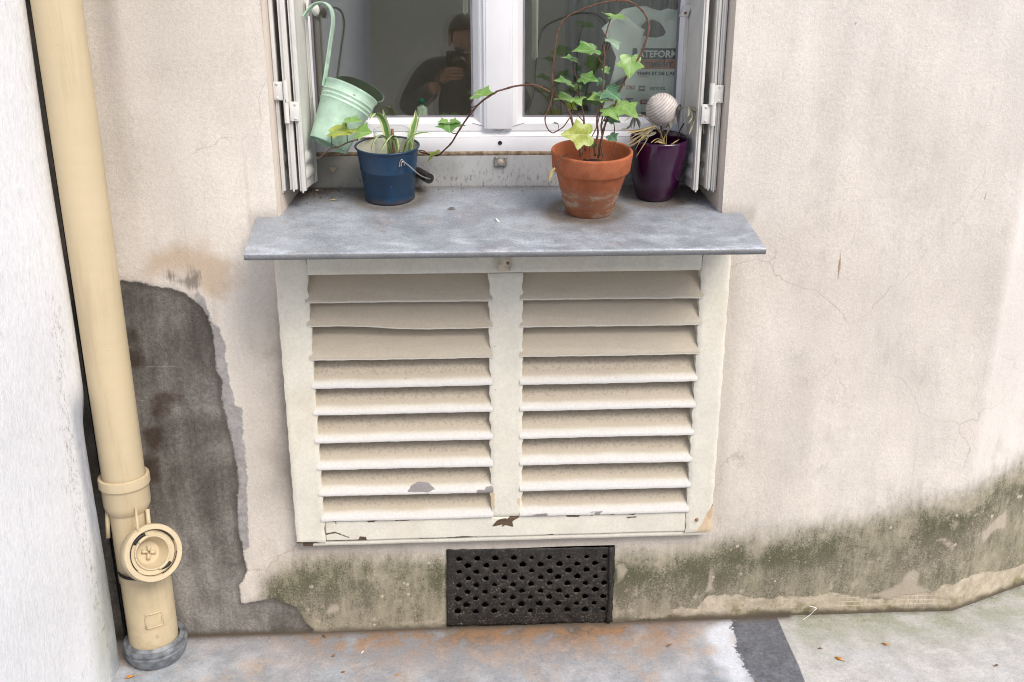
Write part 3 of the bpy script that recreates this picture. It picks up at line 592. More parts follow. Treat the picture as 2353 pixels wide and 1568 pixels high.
    for p in ([(990, 1090), (1160, 1070), (1300, 1050), (1450, 1050), (1620, 1005), (1600, 1030), (1450, 1085), (1250, 1080), (1000, 1112)],): sl2 = np.minimum(sl2, sdf_poly(s, z, wallpoly(r4, p)) - .001)
    for cv, L_ in ((r4, [(670, 935, 38), (620, 965, 18), (440, 950, 22), (885, 945, 18), (1015, 1025, 20), (1220, 865, 18), (70, 835, 16), (1200, 965, 14), (1370, 940, 12), (1530, 955, 12), (540, 1040, 14), (1440, 850, 14)]), (r5, [(1065, 765, 18), (1055, 820, 16), (1115, 1015, 22), (1030, 960, 20), (985, 775, 15), (1745, 775, 16), (1975, 790, 18), (1425, 675, 12), (1580, 830, 20)]), (r6, [(640, 540, 12), (780, 720, 14), (1370, 485, 14), (1390, 440, 14), (850, 700, 12)])):
        for a_, b_, r_ in L_:
            q0 = at(*cv(a_, b_), 0); q1 = at(*cv(a_ + r_, b_), 0); sl2 = np.minimum(sl2, np.hypot((s - q0.x) * .9, z - q0.z) - abs(q1.x - q0.x) * 1.15 - .001)
    A['scuff'] = sl2
    A['meshy'] = sstep(s, .78, .84) * (1 - sstep(s, CX - .08, CX - .02))
    A['rust'] = sdf_line(s, z, wallpoly(lambda a, b: (a, b), [(1934, 500), (1930, 560), (1928, 670)]))
    mk = [[(2265, 440), (2258, 470)], [(2246, 620), (2240, 628)], [(2232, 1098), (2238, 1106)], [(1968, 50), (1962, 62)]]
    dm = np.full(s.shape, 1e3)
    for p in mk: dm = np.minimum(dm, sdf_line(s, z, wallpoly(lambda a, b: (a, b), p)))
    A['marks'] = dm
    t = thing('plaster_wall', 'stained pinkish plaster house wall with mossy foot around the window', 'wall')
    for i, v in enumerate(V):                                                            # hand-trowelled unevenness
        k = .0022 * (sin(v.x * 7.1 + 1) * sin(v.z * 5.3 + 2) + .5 * sin(v.x * 17 + v.z * 13)); dd = max(0, -A['damp'][i]); k += min(.006, dd * .5)
        v.y += k if abs(v.x) < 3 else 0
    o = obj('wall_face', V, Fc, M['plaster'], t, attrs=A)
    # reveals of the window opening (slightly splayed)
    rx0, rx1 = -.394, .598
    lv = MB(); lv.add(([(OX0, .0, OZ0 - .02), (OX0 + .006, .012, OZ0 - .02), (rx0, .30, OZ0 - .02), (OX0, .0, OZ1), (OX0 + .006, .012, OZ1), (rx0, .30, OZ1)], [(0, 1, 4, 3), (1, 2, 5, 4)])); lv.obj('window_reveal', M['reveal'], t, smooth=False)
    lv = MB(); lv.add(([(OX1, .0, OZ0 - .02), (OX1 - .006, .012, OZ0 - .02), (rx1, .30, OZ0 - .02), (OX1, .0, OZ1), (OX1 - .006, .012, OZ1), (rx1, .30, OZ1)], [(0, 3, 4, 1), (1, 4, 5, 2)])); lv.obj('window_reveal', M['reveal'], t, smooth=False)
    obj('window_head', [(OX0, 0, OZ1), (OX1, 0, OZ1), (OX1, .3, OZ1), (OX0, .3, OZ1)], [(0, 1, 2, 3)], M['reveal'], t)
    # niche behind the louvres and behind the vent
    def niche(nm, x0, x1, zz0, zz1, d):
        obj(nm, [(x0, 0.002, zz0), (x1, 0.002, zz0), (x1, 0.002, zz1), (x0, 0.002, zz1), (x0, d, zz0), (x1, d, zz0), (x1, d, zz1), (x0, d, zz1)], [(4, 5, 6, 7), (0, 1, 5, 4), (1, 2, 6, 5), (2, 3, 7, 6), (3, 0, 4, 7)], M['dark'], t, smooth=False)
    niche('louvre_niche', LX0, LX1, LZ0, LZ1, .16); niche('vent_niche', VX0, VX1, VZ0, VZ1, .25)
    return t
build_wall()

# ------------------------------------------------------------------ whitewashed return wall beside the pipe
def build_white():
    t = thing('whitewashed_wall', 'whitewashed return wall with black specks beside the sand coloured downpipe', 'wall')
    # plan: face at x = -.872 running toward the viewer, rounded corner at y = -.105
    xf, ye = -.884, -.078; plan = []
    for k in range(9):
        a = pi / 2 * k / 8; r = .016; plan.append((xf - r + r * sin(a), ye - r + r * cos(a)))
    ys = [-.105, -.115, -.13, -.14, -.15, -.16, -.18, -.2, -.225, -.25, -.275, -.3, -.35, -.4, -.45, -.5, -.6, -.7, -.85, -1, -1.3, -1.8, -2.5, -4, -7.1]
    plan = [(-1.5, ye), (-1.0, ye), (-.92, ye)] + plan + [(xf, y) for y in ys]
    zs = np.concatenate([[-.3], np.linspace(-.02, 2.0, 110), [2.4, 2.6]])
    V = []; n = len(plan); E_ = []; G_ = []; SP = []
    for z in zs:
        for (x, y) in plan:
            ch = .022 * float(sstep(np.array(.74 - z), 0, .12)) * float(1 - sstep(np.array(ye - y), .0, .045))
            V.append((x - ch * .8 + .0015 * sin(z * 9 + y * 5), y, z)); d = ye - y
            E_.append((1 - float(sstep(np.array(d), .075, .095))) * float(sstep(np.array(.78 - z), 0, .1)) if d >= 0 else 0); G_.append(float(sstep(np.array(.42 - z), 0, .3)) * float(1 - sstep(np.array(d), .08, .2)) * .8)
            SP.append(float(np.exp(-((d - .075 - .05 * sin(z * 3)) / .035) ** 2)) * float(sstep(np.array(1.05 - z), 0, .15)))
    Fc = [(j * n + i, j * n + i + 1, (j + 1) * n + i + 1, (j + 1) * n + i) for j in range(len(zs) - 1) for i in range(n - 1)]
    obj('wall_face', V, Fc, M['white'], t, attrs=dict(edge=E_, green=G_, speck=SP))
build_white()

# the far side of the courtyard, seen mirrored in the panes
t = thing('courtyard_wall', 'plain beige rendered wall across the courtyard mirrored in the window panes', 'wall')
MB().add(box(-6, 6, -7.4, -7.1, -.3, 3.6)).obj('wall_face', M['opposite'], t, smooth=False)

# ------------------------------------------------------------------ ground
def build_ground():
    xs = np.concatenate([[-30, -12, -5, -2.5, -1.4], np.arange(-1.1, 2.6, .02), [3, 5, 12, 30]]); ys = np.concatenate([[-30, -12, -6, -3, -1.6], np.arange(-1.1, .55, .02), [.8, 1.5, 4, 12, 30]])
    Xg, Yg = np.meshgrid(xs, ys); x = Xg.ravel(); y = Yg.ravel(); nx = len(xs)
    G = lambda pts: [(atz(u, v, 0).x, atz(u, v, 0).y) for u, v in pts]
    tar = G([r5(*p) for p in [(1900, 1060), (1900, 1000), (2330, 1000)]] + [r6(*p) for p in [(180, 1080), (270, 1290), (330, 1430), (400, 1600), (500, 1900), (100, 2000)]] + [r5(*p) for p in [(2300, 1900), (2060, 1568), (1975, 1380), (1915, 1220)]])
    slab = G([r6(*p) for p in [(108, 1080), (190, 1270), (262, 1430), (330, 1600), (440, 1900)]]) + [(1.2, -1.5), (1.4, -6), (28, -6), (28, 3), (.9, 1)]
    white = G([r5(*p) for p in [(1640, 1130), (1760, 1060), (2000, 1000), (2060, 1060), (1940, 1160), (1960, 1300), (2080, 1500), (2150, 1700), (1950, 1700), (1760, 1400)]])
    A = dict(tar=sdf_poly(x, y, tar), slab=sdf_poly(x, y, slab), white=sdf_poly(x, y, white))
    wl = np.where(x > CX, (x - CX) * tan(CA), 0.0); d = wl - y
    A['rusty'] = (1 - sstep(d, .02, .26)) * sstep(x, -.62, -.3) * (1 - sstep(x, .48, .68)) + .3 * (1 - sstep(d, .02, .1)) * (x < .7); A['greeny'] = (1 - sstep(d, .02, .22)) * sstep(x, .84, .9)
    A['joint'] = (1 - sstep(d, .004, .03)) * (x < .9) + .5 * (1 - sstep(d, .0, .015))
    V = [(a, b, .0015 * sin(a * 6) * sin(b * 8)) for a, b in zip(x, y)]
    Fc = [(j * nx + i, j * nx + i + 1, (j + 1) * nx + i + 1, (j + 1) * nx + i) for j in range(len(ys) - 1) for i in range(nx - 1)]
    obj('ground', V, Fc, M['ground'], attrs=A, kind='structure')
build_ground()

# ------------------------------------------------------------------ zinc window sill
def build_sill():
    t = thing('window_sill', 'sloping weathered zinc window sill with rolled front edge', 'window sill', (.09, 0, 1.1))
    ys = [.205] + list(np.arange(.19, .005, -.012)) + [.0021]; out = list(np.arange(-.002, -.2, -.012)) + [-.203]
    prof = [(y, sill_z(y)) for y in out]
    for k in range(1, 9):                                                  # rolled nose
        a = radians(90 + 11 - k * 30); prof.append((-.2035 - .0085 * sin(radians(k * 24)), sill_z(-.203) - .0085 + .0085 * cos(radians(k * 24))))
    prof += [(-.19, sill_z(-.19) - .012), (-.03, sill_z(-.03) - .012)]
    NXs = 220; V = []; fr = []; di = []
    rows = [(y, sill_z(y), OX0 + (.394 - .426) * -1 * max(0, y) / .3 + .001, OX1 - .019 * max(0, y) / .3 - .001, 0) for y in ys] + [(y, z, -.4742 + .0135 * min(1, max(0, -y) / .205), .665 - .006 * min(1, max(0, -y) / .205), 1) for y, z in prof]
    def dirt(x, y):
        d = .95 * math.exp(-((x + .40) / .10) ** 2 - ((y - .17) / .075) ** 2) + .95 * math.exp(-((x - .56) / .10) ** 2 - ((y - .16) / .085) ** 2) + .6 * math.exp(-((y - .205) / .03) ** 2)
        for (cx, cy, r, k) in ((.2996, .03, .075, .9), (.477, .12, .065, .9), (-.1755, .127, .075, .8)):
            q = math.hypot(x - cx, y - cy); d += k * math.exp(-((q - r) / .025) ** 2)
        d += .75 * math.exp(-((x - .22) / .035) ** 2 - ((y + .01) / .05) ** 2) + .35 * math.exp(-((x - .3) / .12) ** 2 - ((y + .09) / .03) ** 2)  # left of the pot: dirt and its cast shadow painted as one patch
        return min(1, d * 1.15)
    for (y, z, xa, xb, o_) in rows:
        for i in range(NXs + 1):
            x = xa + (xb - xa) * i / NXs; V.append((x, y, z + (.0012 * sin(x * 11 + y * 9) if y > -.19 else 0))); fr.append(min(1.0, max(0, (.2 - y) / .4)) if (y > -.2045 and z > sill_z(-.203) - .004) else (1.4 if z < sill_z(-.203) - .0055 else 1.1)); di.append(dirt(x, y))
    n = NXs + 1; Fc = []
    for j in range(len(rows) - 1):
        if rows[j][4] == 0 and rows[j + 1][4] == 1: pass
        for i in range(NXs): Fc.append((j * n + i, j * n + i + 1, (j + 1) * n + i + 1, (j + 1) * n + i))
    # end caps of the ears
    j0 = len(ys); m = len(rows)
    Fc.append([j * n for j in range(j0, m)]); Fc.append([j * n + NXs for j in range(j0, m)][::-1])
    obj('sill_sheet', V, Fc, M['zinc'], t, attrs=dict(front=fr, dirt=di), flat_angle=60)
    obj('zinc_upstand', [(-.41, .199, 1.155), (.61, .199, 1.155), (.61, .199, 1.238), (-.41, .199, 1.238), (.61, .212, 1.243), (-.41, .212, 1.243)], [(0, 1, 2, 3), (3, 2, 4, 5)], M['upstand'], t, smooth=False)
    V, Fc = tube([(-.41, .206, 1.2445), (0, .205, 1.2435), (.3, .206, 1.2445), (.61, .205, 1.2445)], .0075, 8, 12); obj('mortar_bead', V, Fc, simple('dirty_mortar', (.28, .21, .14, 1), .9, var=.6, scale=60, bump=.6), t)
    # riveted keep plate in the middle of the upstand, screw in the sheet
    c = at(1150, 370, .197); b = MB().add(box(c.x - .0155, c.x + .0155, .192, .1985, c.z - .014, c.z + .0115, .002)); k = b.obj('keep_plate', M['bracket'], t)
    V, Fc = lathe([(.0001, .0035), (.006, .003), (.0085, 0)], 16); obj('keep_hole', [(c.x + v[0], .1925 - v[2], c.z - .003 + v[1]) for v in V], Fc, M['stone'], k)
    for dx in (-.011, .011): V, Fc = lathe([(.0001, .002), (.0025, .0015), (.003, 0)], 10); obj('rivet', [(c.x + dx + v[0], .192 - v[2], c.z + .008 + v[1]) for v in V], Fc, M['wire'], k)
    s = on_sill(1038, 480); V, Fc = lathe([(.0001, .0022), (.006, .002), (.0095, .0003), (.011, -.0004)], 20); k = obj('screw', [Vector(s) + Vector(v) for v in V], Fc, M['bracket'], t); V, Fc = lathe([(.0001, .0003), (.0045, .0003), (.006, .0)], 16); obj('screw_slot', [Vector(s) + Vector((v[0] * 1.1, v[1] - .001, v[2] + .0024)) for v in V], Fc, M['black'], k)
build_sill()

# ------------------------------------------------------------------ window
def build_window():
    t = thing('window', 'white plastic double casement window between folded shutters', 'window', (.095, .22, 1.24))
    zt = 2.32; x0, x1 = -.40, .605
    f = MB(); f.add(box(x0, x1, .2, .27, 1.243, 1.284, .002)); f.add(box(x0, -.385, .2, .27, 1.285, zt, .002)); f.add(box(.585, x1, .2, .27, 1.285, zt, .002)); f.add(box(-.384, .584, .2, .27, zt - .05, zt, .002))
    f.v += [(-.384, .2, 1.2845), (.584, .2, 1.2845), (.584, .214, 1.300), (-.384, .214, 1.300)]; n = len(f.v); f.f.append((n - 4, n - 3, n - 2, n - 1))
    fo = f.obj('window_frame', M['pvc'], t, flat_angle=40)
    h = at(1149, 329, .1995); V, Fc = lathe([(.0001, .0), (.0048, .0), (.0052, -.0006)], 16); obj('drain_hole', [(h.x + v[0], .1992 + v[2], h.z + v[1]) for v in V], Fc, M['black'], fo)
    h = at(752, 332, .1995); obj('drain_hole', [(h.x + v[0], .1992 + v[2], h.z + v[1]) for v in V], Fc, M['black'], fo)
    gz0 = 1.3337
    def casement(xa, xb, ga, gb):
        # outer xa..xb, glass ga..gb ; chamfered glazing bead
        def ring(y, l, r, b, tt): return [(l, y, b), (r, y, b), (r, y, tt), (l, y, tt)]
        yo, yg = .208, .235
        R = [ring(.26, xa, xb, 1.296, zt - .055), ring(yo + .003, xa, xb, 1.296, zt - .055), ring(yo, xa + .003, xb - .003, 1.299, zt - .058), ring(yo, ga - .02, gb + .02, gz0 - .018, zt - .1), ring(yo + .004, ga - .016, gb + .016, gz0 - .014, zt - .104), ring(yg - .003, ga - .003, gb + .003, gz0 - .003, zt - .115)]
        V = []; Fc = []
        for r in R: V += r
        for i in range(len(R) - 1):
            for k in range(4): l = (k + 1) % 4; Fc.append((i * 4 + k, i * 4 + l, (i + 1) * 4 + l, (i + 1) * 4 + k))
        s = obj('casement', V, Fc, M['pvc'], t, smooth=False)
        g = MB()
        for (a, b, c, d) in ((ga - .003, gb + .003, gz0 - .003, gz0 + .001), (ga - .003, ga + .0015, gz0 + .001, zt - .115), (gb - .0015, gb + .003, gz0 + .001, zt - .115)): g.add(box(a, b, yg - .0045, yg + .003, c, d))
        g.obj('gasket', M['gasket'], s, smooth=False)
        # two panes that are not quite parallel
        obj('glass_pane', [(ga, yg, gz0), (gb, yg, gz0), (gb, yg, zt - .115), (ga, yg, zt - .115)], [(0, 1, 2, 3)], M['glass'], s, smooth=False)
        k = tan(radians(.33)) * (gb - ga)
        obj('glass_pane', [(ga, yg + .02, gz0), (gb, yg + .02 + k, gz0), (gb, yg + .02 + k, zt - .115), (ga, yg + .02, zt - .115)], [(0, 1, 2, 3)], M['glass2'], s, smooth=False)
        for gx, ex in ((ga, xa + .003), (gb, xb - .003)):
            V, Fc = tube([(gx, yo - .0002, gz0 - .016), (ex, yo - .0002, 1.2985)], .0007, 5, 0); 
            if .0 < gx < .3: obj('mitre_joint', V, Fc, M['gasket'], s)
    casement(-.384, .0945, -.3556, .0301); casement(.0955, .584, .1602, .5424)
    c = MB().add(box(.0581, .1302, .196, .2085, 1.302, zt - .06, .004)); c.add(box(.064, .1243, .1935, .197, 1.3035, zt - .062, .002)); c.obj('cover_strip', M['pvc'], t, flat_angle=40)
build_window()

# ------------------------------------------------------------------ room behind the panes
def room():
    x0, x1, y0, y1, za, zc = -1.2, 1.5, .31, 2.3, .9, 2.7
    P = [(x0, y0, za), (x1, y0, za), (x1, y0, zc), (x0, y0, zc), (x0, y1, za), (x1, y1, za), (x1, y1, zc), (x0, y1, zc)]
    obj('room_interior', P, [(4, 5, 6, 7), (0, 1, 5, 4), (1, 2, 6, 5), (2, 3, 7, 6), (3, 0, 4, 7)], M['room'], smooth=False, kind='structure')
    m = MB().add(box(-.5, .72, .262, .60, 1.255, 1.305, .003)); m.obj('inner_ledge', simple('pale_ledge', (.3, .29, .27, 1), .6), kind='structure', smooth=False)
room()
# curtain behind the bag
V = []; Fc = []; n = 60
for i in range(n + 1):
    x = .30 + .30 * i / n; y = .57 + .012 * sin(i * 1.05) + .006 * sin(i * .37)
    V += [(x, y, 1.32), (x, y, 2.3)]
for i in range(n): Fc.append((2 * i, 2 * i + 2, 2 * i + 3, 2 * i + 1))
tag(obj('curtain', V, Fc, M['curtain'], solid=.002), 'dark grey curtain in soft folds behind the plastic bag', 'curtain')
for (u0, u1, vb, y, lab) in ((1064, 1075, 36, .40, 'cream strip standing in for a reflection in the pane that mirrors the photographer'), (1222, 1236, 139, .36, 'long cream strip standing in for a reflection in the pane with the plastic bag')):  # cream strips added as stand-ins for reflections in the glass
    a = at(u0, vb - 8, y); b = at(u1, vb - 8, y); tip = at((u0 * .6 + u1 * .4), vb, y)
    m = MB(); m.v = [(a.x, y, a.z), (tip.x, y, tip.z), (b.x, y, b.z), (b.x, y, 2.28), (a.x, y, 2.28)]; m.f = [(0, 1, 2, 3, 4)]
    tag(m.obj('reflection_strip', M['creamreflection'], solid=.003), lab, 'reflection strip')

# ------------------------------------------------------------------ plastic bag with its printing
def build_bag():
    YB = .305
    t = thing('plastic_bag', 'white printed plastic carrier bag standing behind the window pane', 'bag', (at(1490, 260, YB).x, YB, 1.306))
    def dy(x, z): return .006 * sin(x * 38 + z * 9) + .004 * sin(z * 50 + x * 21)
    def P(a, b):
        q = at(*zb(a, b), YB); return (q.x, q.z)
    hole = [P(*p) for p in [(695, 365), (760, 300), (860, 275), (950, 310), (1010, 380), (1038, 450), (1010, 500), (900, 530), (780, 520), (700, 490), (672, 430)]]
    outl = [P(*p) for p in [(430, 130), (600, 95), (760, 80), (850, 120), (960, 150), (1060, 120), (1150, 135), (1260, 150), (1300, 400), (1310, 1000), (1320, 1640), (120, 1640), (170, 1480), (220, 1380), (350, 1320), (430, 1200), (470, 1060), (640, 900), (660, 600), (560, 400), (400, 320), (300, 260)]]
    ex = [(x, z) for x in np.arange(.20, .62, .012) for z in np.arange(1.30, 1.66, .012)]
    ex = [p for p, a, b in zip(ex, sdf_poly([p[0] for p in ex], [p[1] for p in ex], outl), sdf_poly([p[0] for p in ex], [p[1] for p in ex], hole)) if a < -.004 and b > .004]
    V, Fc = cdt(outl, [hole], ex); obj('bag_body', [(x, YB + dy(x, z), z) for x, z in V], Fc, M['film'], t, solid=.0006)
    flap = [P(*p) for p in [(130, 400), (270, 270), (400, 220), (470, 215), (560, 320), (725, 425), (690, 500), (690, 640), (650, 900), (560, 990), (480, 1060), (400, 1110), (230, 1205), (290, 980), (325, 800), (250, 620), (170, 470)]]
    ex = [(x, z) for x in np.arange(.20, .62, .01) for z in np.arange(1.30, 1.66, .01)]; ex = [p for p, a in zip(ex, sdf_poly([p[0] for p in ex], [p[1] for p in ex], flap)) if a < -.004]
    V, Fc = cdt(flap, [], ex); c = P(430, 600)
    obj('bag_handle', [(x, YB - .014 + dy(x * 1.6, z) * 1.7 + abs(x - c[0]) * .22, z) for x, z in V], Fc, M['film'], t, solid=.0006)
    def panel(nm, a0, b0, a1, b1, mat, off=.002):
        p = P(a0, b1); q = P(a1, b0); m = MB(); k = 14
        for i in range(k + 1):
            x = p[0] + (q[0] - p[0]) * i / k
            for z in (p[1], (p[1] + q[1]) / 2, q[1]): m.v.append((x, YB + dy(x, z) - off, z))
        for i in range(k):
            for j in (0, 1): m.f.append((i * 3 + j, i * 3 + 3 + j, i * 3 + 4 + j, i * 3 + 1 + j))
        return m.obj(nm, mat, t)
    def text(s, a0, b0, a1, b1, mat, off=.0032, nm='printed_word'):
        cu = bpy.data.curves.new('txt', 'FONT'); cu.body = s; cu.size = 1; cu.offset = .03; cu.resolution_u = 3
        o = bpy.data.objects.new('txt', cu); COL.objects.link(o); dg = bpy.context.evaluated_depsgraph_get(); me = bpy.data.meshes.new_from_object(o.evaluated_get(dg)); bpy.data.objects.remove(o)
        xs = [v.co.x for v in me.vertices]; ys = [v.co.y for v in me.vertices]; lo = (min(xs), min(ys)); hi = (max(xs), max(ys)); p = P(a0, b1); q = P(a1, b0); V = []
        for v in me.vertices:
            x = p[0] + (q[0] - p[0]) * (v.co.x - lo[0]) / (hi[0] - lo[0]); z = p[1] + (q[1] - p[1]) * (v.co.y - lo[1]) / (hi[1] - lo[1]); V.append((x, YB + dy(x, z) - off, z))
        obj(nm, V, [tuple(f.vertices) for f in me.polygons], mat, t)
    panel('printed_band', 560, 678, 1250, 835, M['navy']); text('ATEFORME', 640, 708, 1262, 808, M['filmprint'])
    panel('printed_band', 520, 838, 1250, 966, M['orange']); text('BATIMENT', 590, 868, 1140, 942, M['navy'])
    text("TEMPS ET DE L'ART", 618, 1005, 1225, 1056, M['navy']); panel('printed_line', 648, 1074, 790, 1082, M['orange'])
    panel('printed_logo', 475, 1200, 597, 1252, M['red']); text('ILTI', 485, 1210, 588, 1242, M['filmprint'])
    panel('printed_logo', 640, 1200, 735, 1275, M['grey']); text('xom', 655, 1225, 720, 1250, M['filmprint'])
    text('FESTOOL', 800, 1218, 1035, 1266, M['green']); panel('printed_logo', 214, 1368, 252, 1404, M['grey']); text('legrand', 256, 1374, 416, 1424, M['red'])
    text('TRIMAR', 465, 1370, 576, 1400, M['navy']); panel('printed_logo', 494, 1408, 536, 1450, M['red']); panel('printed_logo', 668, 1396, 850, 1456, M['red']); text('TECHNI', 690, 1408, 830, 1446, M['filmprint'])
    panel('printed_logo', 440, 1550, 545, 1620, M['red']); panel('printed_logo', 680, 1570, 760, 1620, simple('print_blue', (.05, .09, .16, 1), .5))
build_bag()

# soap bottle and a bowl added for a pale reflection, on the inner ledge
p = at(970, 262, .33)
t = thing('soap_bottle', 'dish soap bottle with green cap standing inside the pane that mirrors the photographer', 'bottle', (p.x, .33, 1.3055))
V, Fc = lathe([(.0001, 0), (.0125, 0), (.014, .006), (.014, .041), (.0125, .046), (.006, .0475), (.0055, .053)], 32); obj('bottle_body', [(v[0], v[1] * .6, v[2]) for v in V], Fc, M['bottle'], t, local=True)
V, Fc = lathe([(.0065, .052), (.0065, .056), (.0085, .0575), (.0085, .0625), (.006, .064), (.0035, .0655), (.0035, .069), (.0001, .0695)], 24); obj('bottle_cap', V, Fc, M['cap'], t, local=True)
p = at(921, 262, .32)
V, Fc = lathe([(.0001, 0), (.015, 0), (.024, .024), (.0225, .024), (.0001, .004)], 40); o = obj('reflection_bowl', V, Fc, M['bowlwhite']); o.location = (p.x, .32, 1.3055); tag(o, 'small white bowl shape standing in for a pale reflection just above the blue bucket', 'bowl')

# ------------------------------------------------------------------ folding metal shutters
def panel_mesh(xf, xb, th, y0, y1, z0, z1, facing):
    """one folded sheet-steel leaf: front edge profile, sheet with two pressed ribs, back edge profile"""
    fr = MB(); h = th / 2
    fr.add(box(xf - h, xf + h, y0, y0 + .02, z0, z1, .0015)); fr.add(box(xf - h * .25, xf + h * .25, y0 - .0035, y0 + .002, z0 - .004, z1, .0008)); fr.add(box(xf - h * .98, xf - h * .72, y0 - .002, y0 + .002, z0, z1, .0006)); 
    bk = MB().add(box(xb - .0035, xb + .0035, y1 - .013, y1, z0 + .002, z1, .001)); bk.add(box(xb - .006, xb + .006, y1 - .006, y1 + .003, z0 + .004, z1, .0015))
    V = []; Fc = []; zs = [z0 + .002] + list(np.linspace(z0 + .004, z0 + .12, 60)) + [z0 + .3, z1]; yy = np.linspace(y0 + .018, y1 - .011, 10); off = facing * h * .45
    for z in zs:
        for i, y in enumerate(yy):
            k = i / 9; x = xf + (xb - xf) * k + off * (1 - k); e = min(1, k * 6) * min(1, (1 - k) * 6)
            b = sum(.0065 * max(0, 1 - ((z - zc) / .0145) ** 2) for zc in (z0 + .036, z0 + .073)); V.append((x + facing * b * e, y, z))
    n = 10
    for j in range(len(zs) - 1):
        for i in range(n - 1): Fc.append((j * n + i, j * n + i + 1, (j + 1) * n + i + 1, (j + 1) * n + i))
    return fr, bk, (V, Fc)
def build_shutter(label, leaves, facing, hinges, gz):
    t = thing('folding_shutter', label, 'shutter', (leaves[1][0], .1, 1.175), group=None)
    for (xf, xb, th, y0, y1, z0) in leaves:
        fr, bk, sh = panel_mesh(xf, xb, th, y0, y1, z0, 2.31, facing)
        s = obj('shutter_leaf', sh[0], sh[1], M['shutter'], t, solid=.0012)
        fr.obj('edge_profile', M['shutter'], s, flat_angle=40); bk.obj('edge_profile', M['shutter'], s, flat_angle=40)
    for (xa, xb_, xk, za, zb_) in hinges:
        m = MB().add(box(min(xa, xb_), max(xa, xb_), .0205, .0245, za, zb_, .001)); h = m.obj('hinge', M['shutter'], t)
        V, Fc = tube([(xk, .0195, za - .004), (xk, .0195, zb_ + .004)], .0058, 12, 0); obj('knuckle', V, Fc, M['shutter'], h, flat_angle=50)
        for dz in (.012, -.012):
            V, Fc = lathe([(.0001, .0022), (.003, .0016), (.0038, 0)], 12); zz = (za + zb_) / 2 + dz * 1.3; obj('rivet', [((xa + xb_) / 2 * .8 + xa * .2 + v[0], .0207 - v[2], zz + v[1]) for v in V], Fc, M['shutter'], h)
    return t
H = lambda u, v: at(u, v, .022)
lh = [(H(628, 210).x, H(650, 210).x, H(657, 210).x, H(640, 231).z, H(640, 188).z), (H(688, 258).x, H(666, 258).x, H(659, 258).x, H(668, 279).z, H(668, 234).z)]
rh = [(H(1662, 215).x, H(1640, 215).x, H(1635, 215).x, H(1650, 237).z, H(1650, 196).z), (H(1612, 262).x, H(1636, 262).x, H(1638, 262).x, H(1625, 285).z, H(1625, 240).z)]
lsh = build_shutter('white folding metal shutter stacked beside the mint green hanging bucket', [(-.4155, -.413, .0115, .03, .185, 1.1755), (-.3902, -.392, .0165, .03, .185, 1.179), (-.3690, -.364, .0135, .03, .187, 1.175)], 1, lh, 1)
rsh = build_shutter('white folding metal shutter stacked beside the purple pot', [(.5585, .5545, .0125, .03, .187, 1.170), (.5880, .585, .0115, .03, .185, 1.174), (.6015, .599, .0125, .03, .185, 1.1695)], -1, rh, -1)
# bolt hardware of the leaves: round stop on one, latch on the other
c = at(725, 23, .17); V, Fc = lathe([(.0001, .006), (.008, .006), (.0125, .0035), (.0135, 0), (.0135, -.003), (.004, -.004), (.004, -.03)], 28)
obj('stop_knob', [(c.x + v[2] * .75 - v[1] * .5, .17 - v[2] * .65 - v[1] * .55, c.z + v[0]) for v in [(q[0], q[1], q[2]) for q in V]], Fc, M['shutter'], lsh)
m = MB().add(box(-.3575, -.352, .166, .190, 1.567, 1.60, .001)); m.obj('keeper', M['shutter'], lsh)
c = at(1571, 25, .165); m = MB().add(box(c.x - .005, c.x + .014, .155, .176, c.z - .014, c.z + .012, .002, shear=lambda q: Vector((q.x + (q.z - c.z) * .35, q.y, q.z)))); k = m.obj('latch', M['shutter'], rsh)
V, Fc = lathe([(.0001, .0), (.003, .0), (.0034, -.001)], 12); obj('latch_hole', [(c.x + .002 + v[0], .1545 + v[2], c.z - .006 + v[1]) for v in V], Fc, M['rustm'], k)
c = at(1632, 40, .1); V, Fc = tube([(c.x + .004, .10, c.z + .03), (c.x + .006, .10, c.z + .012), (c.x - .002, .10, c.z - .002), (c.x - .006, .10, c.z - .03)], .006, 10, 5); obj('espagnolette_hook', V, Fc, M['shutter'], rsh)

